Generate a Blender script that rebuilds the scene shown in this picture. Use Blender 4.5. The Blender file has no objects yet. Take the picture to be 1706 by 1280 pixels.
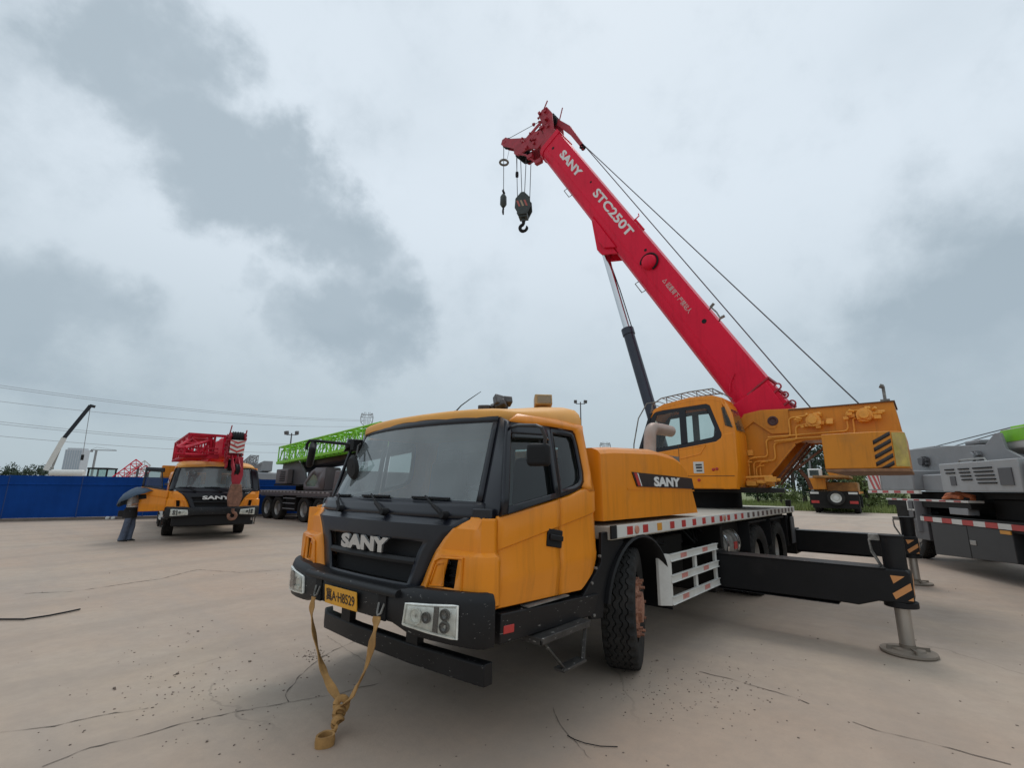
import bpy, bmesh, math, random
from mathutils import Vector, Matrix, Euler, noise as mnoise
random.seed(7)
R = math.radians
V = Vector
scene = bpy.context.scene
COL = scene.collection

# ---------------------------------------------------------------- camera
CAM = V((2.1924, 3.4135, 1.6475)); YAW, PIT, ROL, FPX = 3.85006, 0.21545, 0.0100, 789.95
W0, H0 = 1706, 1280
_fw = V((math.cos(YAW)*math.cos(PIT), math.sin(YAW)*math.cos(PIT), math.sin(PIT)))
_r = V((math.sin(YAW), -math.cos(YAW), 0)); _u = _r.cross(_fw)
RT = _r*math.cos(ROL) + _u*math.sin(ROL); UP = -_r*math.sin(ROL) + _u*math.cos(ROL)
cam_d = bpy.data.cameras.new('camera'); cam = bpy.data.objects.new('camera', cam_d); COL.objects.link(cam)
cam_d.sensor_fit = 'HORIZONTAL'; cam_d.sensor_width = 36; cam_d.lens = FPX/W0*36
cam_d.clip_start = .05; cam_d.clip_end = 5000
cam.matrix_world = Matrix(((RT.x, UP.x, -_fw.x, CAM.x), (RT.y, UP.y, -_fw.y, CAM.y), (RT.z, UP.z, -_fw.z, CAM.z), (0, 0, 0, 1)))
scene.camera = cam
scene.render.resolution_x = 1024; scene.render.resolution_y = 769

def ray(u, v): return (_fw*FPX + RT*(u-W0/2) - UP*(v-H0/2)).normalized()
def onground(u, v, z=0.0):
    d = ray(u, v); return CAM + d*((z-CAM.z)/d.z)
def far(u, v, dist):                       # point on a pixel's ray at a horizontal distance
    d = ray(u, v); return CAM + d*(dist/math.hypot(d.x, d.y))

# ---------------------------------------------------------------- sky, sun, exposure
SUN_EL, SUN_AZ = R(58), R(205)             # direction the light comes from, azimuth in the XY plane
world = bpy.data.worlds.new('World'); scene.world = world; world.use_nodes = True
wt = world.node_tree; wt.nodes.clear()
def wn(t, **k):
    n = wt.nodes.new(t)
    for a, b in k.items(): setattr(n, a, b)
    return n
def lk(t, a, b): t.links.new(a, b)
def wmath(op, a, b=None, c=None, clamp=False):
    n = wn('ShaderNodeMath', operation=op, use_clamp=clamp)
    for i, x in enumerate((a, b, c)):
        if x is None: continue
        if isinstance(x, (int, float)): n.inputs[i].default_value = x
        else: lk(wt, x, n.inputs[i])
    return n.outputs[0]
def wmap(x, a, b, c, d, smooth=True):
    n = wn('ShaderNodeMapRange', interpolation_type='SMOOTHSTEP' if smooth else 'LINEAR')
    lk(wt, x, n.inputs['Value'])
    for k, vv in zip(('From Min', 'From Max', 'To Min', 'To Max'), (a, b, c, d)): n.inputs[k].default_value = vv
    return n.outputs[0]
tc = wn('ShaderNodeTexCoord'); nrm = wn('ShaderNodeVectorMath', operation='NORMALIZE'); lk(wt, tc.outputs['Generated'], nrm.inputs[0])
sep = wn('ShaderNodeSeparateXYZ'); lk(wt, nrm.outputs[0], sep.inputs[0])
sz = sep.outputs['Z']
den = wmath('ADD', wmath('MAXIMUM', sz, 0.0), 0.25)
comb = wn('ShaderNodeCombineXYZ'); lk(wt, wmath('DIVIDE', sep.outputs['X'], den), comb.inputs[0]); lk(wt, wmath('DIVIDE', sep.outputs['Y'], den), comb.inputs[1])
n1 = wn('ShaderNodeTexNoise'); n1.inputs['Scale'].default_value = 1.35; n1.inputs['Detail'].default_value = 6; n1.inputs['Roughness'].default_value = .5; lk(wt, comb.outputs[0], n1.inputs['Vector'])
n2 = wn('ShaderNodeTexNoise'); n2.inputs['Scale'].default_value = 4.6; n2.inputs['Detail'].default_value = 7; n2.inputs['Roughness'].default_value = .58; lk(wt, nrm.outputs[0], n2.inputs['Vector'])
off = wn('ShaderNodeVectorMath', operation='MULTIPLY_ADD'); lk(wt, n2.outputs['Color'], off.inputs[0]); off.inputs[1].default_value = (.36, .36, .36); off.inputs[2].default_value = (-.18, -.18, -.18)
wob = wn('ShaderNodeVectorMath', operation='ADD'); lk(wt, nrm.outputs[0], wob.inputs[0]); lk(wt, off.outputs[0], wob.inputs[1])
# the ragged dark cloud bank: where it hangs (as directions) and how wide each lobe is, in degrees
dark = None
for (u, v, deg, s) in ((90, 90, 10, .45), (20, 230, 10, .35), (235, 110, 9, .9), (300, 215, 7, .75), (370, 280, 7, .9), (455, 320, 7.5, .95), (250, 270, 6, .35), (545, 365, 7, .85), (610, 425, 5.5, .55),
                       (600, 545, 8, .8), (520, 530, 6, .6), (425, 480, 4, .55), (0, 520, 7, .7), (90, 570, 8, .75), (210, 600, 8, .5), (330, 640, 9, .35), (1640, 610, 16, .85), (1640, 440, 14, .35), (1450, 650, 12, .5)):
    d = ray(u, v)
    dp = wn('ShaderNodeVectorMath', operation='DISTANCE'); lk(wt, wob.outputs[0], dp.inputs[0]); dp.inputs[1].default_value = d
    m = wmap(dp.outputs['Value'], R(deg)*.25, R(deg)*1.3, s, 0)
    dark = m if dark is None else wmath('SMOOTH_MAX', dark, m, .25)
n3 = wn('ShaderNodeTexNoise'); n3.inputs['Scale'].default_value = 6.5; n3.inputs['Detail'].default_value = 8; n3.inputs['Roughness'].default_value = .6; lk(wt, nrm.outputs[0], n3.inputs['Vector'])
dark = wmap(wmath('ADD', dark, wmath('MULTIPLY', wmath('SUBTRACT', n3.outputs[0], .5), 1.1)), .12, .88, 0, .95)
gen = wmap(n1.outputs[0], .45, .74, 0, .30)
darkall = wmath('ADD', wmath('MULTIPLY', dark, .9), gen, None, True)
def wmix(f, a, b):
    n = wn('ShaderNodeMix', data_type='RGBA'); 
    for i, x in ((0, f), (6, a), (7, b)):
        if isinstance(x, (int, float)): n.inputs[i].default_value = x
        elif isinstance(x, tuple): n.inputs[i].default_value = x + (1,)
        else: lk(wt, x, n.inputs[i])
    return n.outputs[2]
base = wmix(wmap(sz, .0, .56, 0, 1), (.44, .525, .575), (.71, .792, .865))
cloud = wmix(darkall, base, (.375, .455, .515))
sky = wn('ShaderNodeTexSky', sky_type='NISHITA', sun_disc=False, sun_elevation=SUN_EL, sun_rotation=R(90)-SUN_AZ)
sc = wn('ShaderNodeVectorMath', operation='SCALE'); lk(wt, cloud, sc.inputs[0]); sc.inputs['Scale'].default_value = 10.4
fin = wmix(.95, sky.outputs[0], sc.outputs[0])
bg = wn('ShaderNodeBackground'); bg.inputs['Strength'].default_value = .1; lk(wt, fin, bg.inputs[0])
wo = wn('ShaderNodeOutputWorld'); lk(wt, bg.outputs[0], wo.inputs[0])

sd = bpy.data.lights.new('sun', 'SUN'); sd.energy = 1.0; sd.angle = R(22); sd.color = (1, .97, .93)
sun = bpy.data.objects.new('sun', sd); COL.objects.link(sun)
sun.rotation_euler = V((math.cos(SUN_AZ)*math.cos(SUN_EL), math.sin(SUN_AZ)*math.cos(SUN_EL), math.sin(SUN_EL))).to_track_quat('Z', 'Y').to_euler()
scene.view_settings.view_transform = 'Standard'; scene.view_settings.look = 'None'; scene.view_settings.exposure = 0.0; scene.view_settings.gamma = 1
scene.view_settings.use_curve_mapping = False

# ---------------------------------------------------------------- materials
MATS = {}
def mat(name, col, rough=.5, metal=0, var=.12, vscale=3, dirt=0, dirtcol=(.25, .21, .17), dscale=2.2, bump=0, bscale=60, coat=0, spec=.5, fleck=0, streak=0):
    if name in MATS: return MATS[name]
    m = bpy.data.materials.new(name); m.use_nodes = True; t = m.node_tree; N = t.nodes
    b = N['Principled BSDF']
    b.inputs['Roughness'].default_value = rough; b.inputs['Metallic'].default_value = metal
    b.inputs['Coat Weight'].default_value = coat; b.inputs['Coat Roughness'].default_value = .15
    b.inputs['Specular IOR Level'].default_value = spec
    tcn = N.new('ShaderNodeTexCoord')
    def noise(scale, det=5, rgh=.6):
        n = N.new('ShaderNodeTexNoise'); n.inputs['Scale'].default_value = scale; n.inputs['Detail'].default_value = det; n.inputs['Roughness'].default_value = rgh
        t.links.new(tcn.outputs['Object'], n.inputs['Vector']); return n
    def mixc(f, a, c):
        n = N.new('ShaderNodeMix'); n.data_type = 'RGBA'
        t.links.new(f, n.inputs[0])
        for i, x in ((6, a), (7, c)):
            if isinstance(x, tuple): n.inputs[i].default_value = x + (1,)
            else: t.links.new(x, n.inputs[i])
        return n.outputs[2]
    def rng(x, a, c, d, e):
        n = N.new('ShaderNodeMapRange'); t.links.new(x, n.inputs[0])
        for i, vv in enumerate((a, c, d, e)): n.inputs[i+1].default_value = vv
        return n.outputs[0]
    lo = tuple(max(0, c*(1-var)) for c in col); hi = tuple(min(1, c*(1+var)) for c in col)
    n = noise(vscale); out = mixc(rng(n.outputs[0], .3, .7, 0, 1), lo, hi)
    if dirt:
        n = noise(dscale, 8, .68); f = rng(n.outputs[0], .62-.25*dirt, .78, 0, min(1, .25+dirt))
        out = mixc(f, out, dirtcol)
        rr = rng(f, 0, 1, rough, min(1, rough+.35)); t.links.new(rr, b.inputs['Roughness'])
    if streak:
        mp_ = N.new('ShaderNodeMapping'); t.links.new(tcn.outputs['Object'], mp_.inputs[0]); mp_.inputs['Scale'].default_value = (7, 7, .55)
        n = noise(1.6, 6, .65); t.links.new(mp_.outputs[0], n.inputs['Vector']); out = mixc(rng(n.outputs[0], .50, .74, 0, streak), out, tuple(c*.35 for c in col))
        n = noise(55, 4, .75); out = mixc(rng(n.outputs[0], .64, .72, 0, streak*1.1), out, tuple(c*.45+.02 for c in col))
    if fleck:
        mp_ = N.new('ShaderNodeMapping'); t.links.new(tcn.outputs['Object'], mp_.inputs[0]); mp_.inputs['Scale'].default_value = (16, 20, 70); mp_.inputs['Rotation'].default_value = (.3, .2, 0)
        n = noise(1.0, 4, .7); t.links.new(mp_.outputs[0], n.inputs['Vector']); f = rng(n.outputs[0], .70-.1*fleck, .74-.1*fleck, 0, .9); out = mixc(f, out, (.42, .40, .37))
    t.links.new(out, b.inputs['Base Color'])
    if bump:
        n = noise(bscale, 4); bp = N.new('ShaderNodeBump'); bp.inputs['Strength'].default_value = bump; bp.inputs['Distance'].default_value = .004
        t.links.new(n.outputs[0], bp.inputs['Height']); t.links.new(bp.outputs[0], b.inputs['Normal'])
    MATS[name] = m; return m

def glass(name, tint, refl=.9, dust_sheen=.0, dust_sheen_col=(.35, .36, .35), ior=1.5):  # pale film
    if name in MATS: return MATS[name]
    m = bpy.data.materials.new(name); m.use_nodes = True; t = m.node_tree; N = t.nodes; N.clear()
    o = N.new('ShaderNodeOutputMaterial'); tr = N.new('ShaderNodeBsdfTransparent'); tr.inputs[0].default_value = tint + (1,)
    gl = N.new('ShaderNodeBsdfGlossy'); gl.inputs['Roughness'].default_value = .02; gl.inputs[0].default_value = (refl, refl, refl, 1)
    fr = N.new('ShaderNodeFresnel'); fr.inputs[0].default_value = ior
    mx = N.new('ShaderNodeMixShader'); t.links.new(fr.outputs[0], mx.inputs[0]); t.links.new(tr.outputs[0], mx.inputs[1]); t.links.new(gl.outputs[0], mx.inputs[2])
    last = mx
    if dust_sheen:
        df = N.new('ShaderNodeBsdfDiffuse'); df.inputs[0].default_value = dust_sheen_col + (1,)
        tcn = N.new('ShaderNodeTexCoord'); n = N.new('ShaderNodeTexNoise'); n.inputs['Scale'].default_value = 1.6; n.inputs['Detail'].default_value = 2; t.links.new(tcn.outputs['Object'], n.inputs['Vector'])
        r = N.new('ShaderNodeMapRange'); t.links.new(n.outputs[0], r.inputs[0]); 
        for i, vv in enumerate((.3, .8, dust_sheen*.6, dust_sheen*1.4)): r.inputs[i+1].default_value = vv
        m2 = N.new('ShaderNodeMixShader'); t.links.new(r.outputs[0], m2.inputs[0]); t.links.new(mx.outputs[0], m2.inputs[1]); t.links.new(df.outputs[0], m2.inputs[2]); last = m2
    t.links.new(last.outputs[0], o.inputs[0]); MATS[name] = m; return m

YEL = mat('yellow_paint', (.78, .255, .008), .38, var=.06, vscale=1.2, dirt=.22, dirtcol=(.50, .20, .03), coat=.25, spec=.35, streak=.32)
YEL2 = mat('yellow_paint_weathered', (.66, .235, .014), .45, var=.1, vscale=1.4, dirt=.3, dirtcol=(.42, .19, .05), coat=.1, spec=.35, streak=.45)
YTOP = mat('yellow_paint_faded', (.74, .35, .07), .5, var=.08, dirt=.25, dirtcol=(.55, .36, .16), spec=.4)
PALEY = mat('pale_yellow_fittings', (.80, .36, .05), .45, var=.2, vscale=9, dirt=.4, dscale=9, dirtcol=(.35, .17, .05))
GREYL = mat('pale_grey_paint', (.36, .37, .37), .5, var=.06, dirt=.25, dirtcol=(.26, .25, .23))
JIBR = mat('jib_red', (.45, .010, .03), .45, var=.25, vscale=4, dirt=.3, dirtcol=(.2, .02, .03), spec=.2)
RED = mat('red_paint', (.74, .012, .048), .40, var=.08, vscale=1.0, dirt=.14, dirtcol=(.48, .012, .035), coat=0, spec=.18, streak=.3)
REDD = mat('red_paint_dirty', (.36, .014, .03), .5, var=.2, vscale=6, dirt=.35, dirtcol=(.10, .03, .03))
BLK = mat('black_paint', (.008, .008, .009), .5, var=.2, dirt=.2, dirtcol=(.03, .027, .025), spec=.3)
BLKW = mat('black_paint_worn', (.008, .008, .009), .5, var=.25, dirt=.3, dirtcol=(.03, .027, .025), fleck=.42, spec=.35)
NAVY = mat('dark_navy_paint', (.007, .008, .013), .34, var=.15, dirt=.15, dirtcol=(.025, .025, .03), coat=.1, spec=.4)
FRAME = mat('black_chassis', (.010, .009, .008), .65, var=.3, dirt=.4, dirtcol=(.032, .027, .023), spec=.25)
RUB = mat('tyre_rubber', (.022, .021, .020), .85, var=.3, vscale=8, dirt=.5, dirtcol=(.06, .053, .046), bump=.35, bscale=90, spec=.25)
RUBTRIM = mat('black_rubber', (.008, .008, .009), .65, var=.2, spec=.3)
STEEL = mat('grey_steel', (.33, .32, .30), .45, .6, var=.2, dirt=.4, dirtcol=(.22, .19, .16))
CHROME = mat('chrome_rod', (.62, .63, .64), .18, 1, var=.05)
GALV = mat('scuffed_metal', (.26, .25, .23), .55, .4, var=.35, vscale=10, dirt=.7, dscale=7, dirtcol=(.045, .04, .036))
WHT = mat('white_paint', (.62, .61, .57), .5, var=.08, dirt=.3, dirtcol=(.38, .34, .28))
WHTL = mat('white_lettering', (.72, .72, .70), .45, var=.06, dirt=.2, dirtcol=(.5, .48, .44))
REFR = mat('red_reflector', (.45, .035, .03), .4, var=.15)
REFY = mat('amber_reflector', (.65, .28, .03), .4)
RUST = mat('rusty_metal', (.20, .095, .06), .75, var=.35, vscale=12, dirt=.5, dirtcol=(.1, .05, .035), bump=.5, bscale=40)
HUB = mat('hub_primer', (.40, .19, .12), .7, var=.3, vscale=14, dirt=.9, dscale=11, dirtcol=(.06, .02, .014))
DECK = mat('deck_plate', (.48, .45, .38), .7, var=.12, dirt=.35, dirtcol=(.33, .29, .23))
GREY = mat('light_grey_paint', (.24, .245, .25), .5, var=.07, dirt=.25, dirtcol=(.17, .165, .15))
GREYD = mat('dark_grey_paint', (.09, .09, .095), .5, var=.1, dirt=.3, dirtcol=(.12, .11, .1))
MAUVE = mat('brown_grey_paint', (.125, .108, .11), .5, var=.1, dirt=.3, dirtcol=(.13, .11, .1))
GREEN = mat('lime_paint', (.22, .58, .02), .45, var=.12, dirt=.15, dirtcol=(.15, .32, .04))
BLUEF = mat('blue_hoarding', (.003, .046, .225), .65, var=.15, vscale=.8, dirt=.2, dirtcol=(.006, .045, .15), spec=.12)
INT = mat('cab_interior', (.34, .36, .36), .8, var=.1)
INTD = mat('cab_interior_dark', (.05, .05, .055), .8, var=.1)
LAMP = mat('headlamp_reflector', (.86, .86, .80), .25, .12, var=.16, vscale=22)
STEPM = mat('scuffed_step', (.05, .046, .042), .55, .2, var=.4, vscale=9, dirt=.3, dirtcol=(.02, .018, .016), fleck=.8)
LAMPD = mat('lamp_dark', (.12, .12, .12), .25, .6)
WEB = mat('webbing_strap', (.40, .215, .07), .85, var=.3, vscale=9, dirt=.5, dscale=7, dirtcol=(.19, .125, .055), bump=.6, bscale=160)
ROPE = mat('wire_rope', (.10, .10, .105), .55, .5)
HOOKM = mat('hook_green_black', (.035, .045, .04), .5, var=.4, vscale=8)
PLATEY = mat('plate_yellow', (.72, .34, .02), .45, var=.08, dirt=.35, dscale=14, dirtcol=(.5, .22, .05))
WSG = glass('windshield_glass', (.80, .86, .85), .95, .30, (.47, .53, .54), 1.65)  # dust film also stands in for sky reflected in the windscreen
SDG = glass('side_window_glass', (.42, .48, .47), .9, .02, (.1, .1, .1))
CLG = glass('clear_window_glass', (.78, .86, .84), .9, .05, (.4, .42, .42))
LNS = glass('lamp_lens', (.95, .96, .95), .95, .05, (.55, .55, .5))
SKIN = mat('skin', (.45, .27, .19), .6, var=.05)
DENIM = mat('denim', (.085, .105, .15), .85, var=.25, vscale=10)
CLWHT = mat('white_cotton', (.68, .67, .66), .85, var=.08, vscale=12)
CLBLK = mat('black_cloth', (.015, .014, .015), .85, var=.2)
UMB = mat('umbrella_cloth', (.045, .075, .115), .6, var=.15, vscale=2)

# ---------------------------------------------------------------- mesh helpers
class MB:
    def __init__(s): s.v = []; s.f = []; s.m = []; s.mi = 0
    def add(s, vs, fs):
        n = len(s.v); s.v += [V(p) for p in vs]
        for f in fs: s.f.append(tuple(i+n for i in f)); s.m.append(s.mi)
        return s
    def hexa(s, p):      # 8 points: bottom 4 ccw, top 4 ccw
        return s.add(p, [(3, 2, 1, 0), (4, 5, 6, 7), (0, 1, 5, 4), (1, 2, 6, 5), (2, 3, 7, 6), (3, 0, 4, 7)])
    def box(s, c, d, rot=None):
        x, y, z = d[0]/2, d[1]/2, d[2]/2
        P = [V(q) for q in ((-x, -y, -z), (x, -y, -z), (x, y, -z), (-x, y, -z), (-x, -y, z), (x, -y, z), (x, y, z), (-x, y, z))]
        if rot is not None:
            M = Euler(rot).to_matrix() if not isinstance(rot, Matrix) else rot
            P = [M @ q for q in P]
        return s.hexa([q + V(c) for q in P])
    def bb(s, a, b):
        return s.box([(a[i]+b[i])/2 for i in range(3)], [abs(a[i]-b[i]) for i in range(3)])
    def prism(s, poly, vec):
        n = len(poly); A = [V(p) for p in poly]; B = [p + V(vec) for p in A]
        nrm = V((0, 0, 0))
        for i in range(n): nrm += A[i].cross(A[(i+1) % n])
        if nrm.dot(V(vec)) > 0: A, B = B, A
        return s.add(A+B, [tuple(range(n)), tuple(range(2*n-1, n-1, -1))] + [(i, i+n, (i+1) % n+n, (i+1) % n) for i in range(n)])
    def beam(s, a, b, w, h=None, up=(0, 0, 1)):       # square bar between two points
        a, b = V(a), V(b); h = h or w; d = (b-a).normalized(); upv = V(up)
        if abs(d.dot(upv)) > .98: upv = V((1, 0, 0)) if abs(d.x) < .9 else V((0, 1, 0))
        sd = d.cross(upv).normalized(); u2 = sd.cross(d)
        q = [(-w/2, -h/2), (w/2, -h/2), (w/2, h/2), (-w/2, h/2)]
        return s.loft([[p + sd*x + u2*y for x, y in q] for p in (a, b)])
    def loft(s, rings, closed=True, caps=True):
        n = len(rings[0]); vs = [p for r in rings for p in r]; fs = []
        for k in range(len(rings)-1):
            for i in range(n if closed else n-1):
                j = (i+1) % n; fs.append((k*n+i, k*n+j, (k+1)*n+j, (k+1)*n+i))
        if caps: fs.append(tuple(range(n-1, -1, -1))); fs.append(tuple(range((len(rings)-1)*n, len(rings)*n)))
        return s.add(vs, fs)
    def cyl(s, a, b, r, r2=None, n=16, caps=True):
        a, b = V(a), V(b); r2 = r if r2 is None else r2; d = (b-a).normalized()
        t = V((0, 0, 1)) if abs(d.z) < .9 else V((1, 0, 0)); e = d.cross(t).normalized(); g = e.cross(d)*-1
        ring = lambda p, q: [p + (e*math.cos(2*math.pi*i/n) + g*math.sin(2*math.pi*i/n))*q for i in range(n)]
        return s.loft([ring(a, r), ring(b, r2)], True, caps)
    def tube(s, path, r, n=8, caps=True, flat=1.0):
        P = [V(p) for p in path]; rings = []; e = None
        for i, p in enumerate(P):
            d = (P[min(i+1, len(P)-1)] - P[max(i-1, 0)]).normalized()
            if e is None:
                t = V((0, 0, 1)) if abs(d.z) < .9 else V((1, 0, 0)); e = d.cross(t).normalized()
            else: e = (e - d*e.dot(d)).normalized()
            g = d.cross(e); rr = r[i] if isinstance(r, (list, tuple)) else r
            rings.append([p + e*math.cos(2*math.pi*k/n)*rr + g*math.sin(2*math.pi*k/n)*rr*flat for k in range(n)])
        return s.loft(rings, True, caps)
    def lathe(s, prof, o=(0, 0, 0), ax=(0, 1, 0), n=32, closed=False):
        o = V(o); ax = V(ax).normalized(); t = V((0, 0, 1)) if abs(ax.z) < .9 else V((1, 0, 0)); e = ax.cross(t).normalized(); g = ax.cross(e)
        rings = [[o + ax*h + (e*math.cos(2*math.pi*i/n) + g*math.sin(2*math.pi*i/n))*max(r, 1e-4) for i in range(n)] for r, h in prof]
        return s.loft(rings, True, False)
    def grid(s, fn, nu, nv, u0=0, u1=1, v0=0, v1=1, flip=False):
        vs = [fn(u0+(u1-u0)*i/nu, v0+(v1-v0)*j/nv) for j in range(nv+1) for i in range(nu+1)]
        fs = []
        for j in range(nv):
            for i in range(nu):
                a = j*(nu+1)+i; q = (a, a+1, a+nu+2, a+nu+1); fs.append(q[::-1] if flip else q)
        return s.add(vs, fs)
    def build(s, name, m, parent=None, bevel=0, solid=0, smooth=35, seg=2, offs=-1):
        me = bpy.data.meshes.new(name); me.from_pydata(s.v, [], s.f)
        for x in (m if isinstance(m, (list, tuple)) else [m]): me.materials.append(x)
        if any(s.m): me.polygons.foreach_set('material_index', s.m)
        bm = bmesh.new(); bm.from_mesh(me); bmesh.ops.recalc_face_normals(bm, faces=bm.faces) if not solid else None; bm.to_mesh(me); bm.free()
        if smooth:
            me.polygons.foreach_set('use_smooth', [True]*len(me.polygons)); me.set_sharp_from_angle(angle=R(smooth))
        me.update()
        o = bpy.data.objects.new(name, me); COL.objects.link(o); o.parent = parent
        if solid:
            md = o.modifiers.new('solid', 'SOLIDIFY'); md.thickness = solid; md.offset = offs
        if bevel:
            md = o.modifiers.new('bevel', 'BEVEL'); md.width = bevel; md.segments = seg; md.limit_method = 'ANGLE'; md.angle_limit = R(40)
        return o

def tag(o, label=None, cat=None, group=None, kind=None):
    if label: o['label'] = label
    if cat: o['category'] = cat
    if group: o['group'] = group
    if kind: o['kind'] = kind
    return o
def empty(name, loc=(0, 0, 0), rz=0, parent=None):
    o = bpy.data.objects.new(name, None); COL.objects.link(o); o.location = loc; o.rotation_euler = (0, 0, rz); o.parent = parent
    o.empty_display_size = .3; return o
def thing(name, label, cat, loc=(0, 0, 0), rz=0, group=None): return tag(empty(name, loc, rz), label, cat, group)
def copy_tree(o, parent=None):
    c = o.copy(); COL.objects.link(c); c.parent = parent
    for ch in list(o.children): copy_tree(ch, c)
    return c
def place(name, data, mtx, parent):
    o = bpy.data.objects.new(name, data); COL.objects.link(o); o.parent = parent; o.matrix_local = mtx; return o

def lettering(name, txt, o, xd, yd, w, h, m, parent, bold=.02, ext=.006, shear=0.0, spacing=1.0):
    cu = bpy.data.curves.new('txt', 'FONT'); cu.body = txt; cu.extrude = .01; cu.offset = bold; cu.resolution_u = 3; cu.space_character = spacing
    to = bpy.data.objects.new('txt', cu); COL.objects.link(to)
    dg = bpy.context.evaluated_depsgraph_get(); me = bpy.data.meshes.new_from_object(to.evaluated_get(dg))
    bpy.data.objects.remove(to); bpy.data.curves.remove(cu)
    xs = [v.co.x for v in me.vertices]; ys = [v.co.y for v in me.vertices]
    x0, x1, y0, y1 = min(xs), max(xs), min(ys), max(ys); xd = V(xd).normalized(); yd = V(yd).normalized(); nd = xd.cross(yd).normalized(); o = V(o)
    for v in me.vertices:
        a = (v.co.x-x0)/(x1-x0)*w; b = (v.co.y-y0)/(y1-y0)*h; a += shear*b
        v.co = o + xd*a + yd*b + nd*(ext if v.co.z > 0 else -ext*.5)
    me.materials.clear(); me.materials.append(m); me.update(); me.name = name
    ob = bpy.data.objects.new(name, me); COL.objects.link(ob); ob.parent = parent; return ob
# ---------------------------------------------------------------- wheels (shared meshes)
def lerp(a, b, t): return a + (b-a)*t
def interp(tab, x):
    if x <= tab[0][0]: return tab[0][1]
    for (a, p), (b, q) in zip(tab, tab[1:]):
        if x <= b: return p + (q-p)*(x-a)/(b-a)
    return tab[-1][1]
def tyre_mesh(name, rad, width, na=132, lug=True):
    prof = []; hw = width/2
    for (yy, rr, k) in ((-.78, .60, 0), (-.96, .70, 0), (-1.0, .82, 0), (-.99, .92, 0), (-.93, .975, 1), (-.86, .99, 1), (-.66, .998, 1), (-.60, .998, 2), (-.55, .962, 2), (-.50, .998, 2),
                        (-.26, 1, 3), (-.20, .962, 3), (-.14, 1, 3), (.14, 1, 3), (.20, .962, 3), (.26, 1, 3), (.50, .998, 2), (.55, .962, 2), (.60, .998, 2), (.66, .998, 1), (.86, .99, 1), (.93, .975, 1), (.99, .92, 0), (1.0, .82, 0), (.96, .70, 0), (.78, .60, 0)):
        prof.append((yy*hw, rr*rad, k, yy))
    m = MB(); n = len(prof); vs = []; fs = []
    for i in range(na):
        a = 2*math.pi*i/na
        for (h, r, k, yy) in prof:
            dr = 0; dy = 0
            if lug and k == 1 and i % 4 in (0, 1) : dr = -.030*rad if abs(yy) > .8 else -.02*rad
            if k in (2, 3): dy = .012*(1 if (i//2) % 2 else -1)
            if lug and k == 3 and abs(yy) < .15 and i % 6 == 0: dr = -.014*rad
            vs.append(((r+dr)*math.cos(a), h+dy, (r+dr)*math.sin(a)))
    for i in range(na):
        j = (i+1) % na
        for q in range(n-1): fs.append((i*n+q, i*n+q+1, j*n+q+1, j*n+q))
    m.add(vs, fs); o = m.build(name, RUB, None, smooth=25); d = o.data; bpy.data.objects.remove(o); return d
def rim_mesh(name, rad, width, m, deep=True):
    b = MB(); r = rad*.62; hw = width/2
    s = .55 if deep else 1.0
    b.lathe([(r*.99, -hw*.78), (r*1.03, -hw*.80), (r*.93, -hw*.6), (r*.93, hw*.60), (r*1.03, hw*.80), (r*.98, hw*.84), (r*.93, hw*.7), (r*.86, hw*.25*s), (r*.72, hw*.12*s), (r*.52, hw*.15*s), (r*.50, hw*.45), (r*.30, hw*.5), (0, hw*.5)], n=36)
    for i in range(10):
        a = 2*math.pi*i/10; p = V((math.cos(a)*r*.60, hw*.1*s, math.sin(a)*r*.60)); b.cyl(p, p+V((0, .05, 0)), .018, n=6)
    for i in range(8):
        a = 2*math.pi*(i+.5)/8; p = V((math.cos(a)*r*.79, hw*.20*s, math.sin(a)*r*.79)); b.cyl(p, p+V((0, .012, 0)), .035, n=10)
    o = b.build(name, m, None); d = o.data; bpy.data.objects.remove(o); return d
TY = tyre_mesh('tyre', .54, .30); RIM = rim_mesh('rim', .54, .30, STEEL)
def front_hub():
    b = MB(); r = .335; 
    b.lathe([(r*.99, -.12), (r*1.03, -.12), (r*.95, -.05), (r*.95, .09), (r*1.04, .125), (r*.97, .13), (r*.90, .11), (r*.86, .13), (r*.6, .14), (r*.56, .165), (r*.42, .17), (r*.40, .205), (r*.22, .215), (0, .215)], n=36)
    for i in range(10):
        a = 2*math.pi*i/10; p = V((math.cos(a)*r*.71, .13, math.sin(a)*r*.71)); b.cyl(p, p+V((0, .045, 0)), .03, n=6); b.cyl(p+V((0, .045, 0)), p+V((0, .085, 0)), .014, n=6)
    o = b.build('rim', HUB, None, smooth=30); d = o.data; bpy.data.objects.remove(o); return d
HUBM = front_hub()
def wheel(root, x, y, z=.54, out=1, steer=0, rimdata=None, tyre=None, s=1.0, dual=False):
    w = empty('wheel', (x, y, z), steer + (0 if out > 0 else math.pi), root); w.scale = (s, s, s)
    place('tyre', tyre or TY, Matrix.Identity(4), w)
    if dual: place('tyre', tyre or TY, Matrix.Translation((0, -.34, 0)), w)
    place('rim', rimdata or RIM, Matrix.Translation((0, -.03, 0)) if not dual else Matrix.Translation((0, -.08, 0)), w)
    return w

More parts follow.
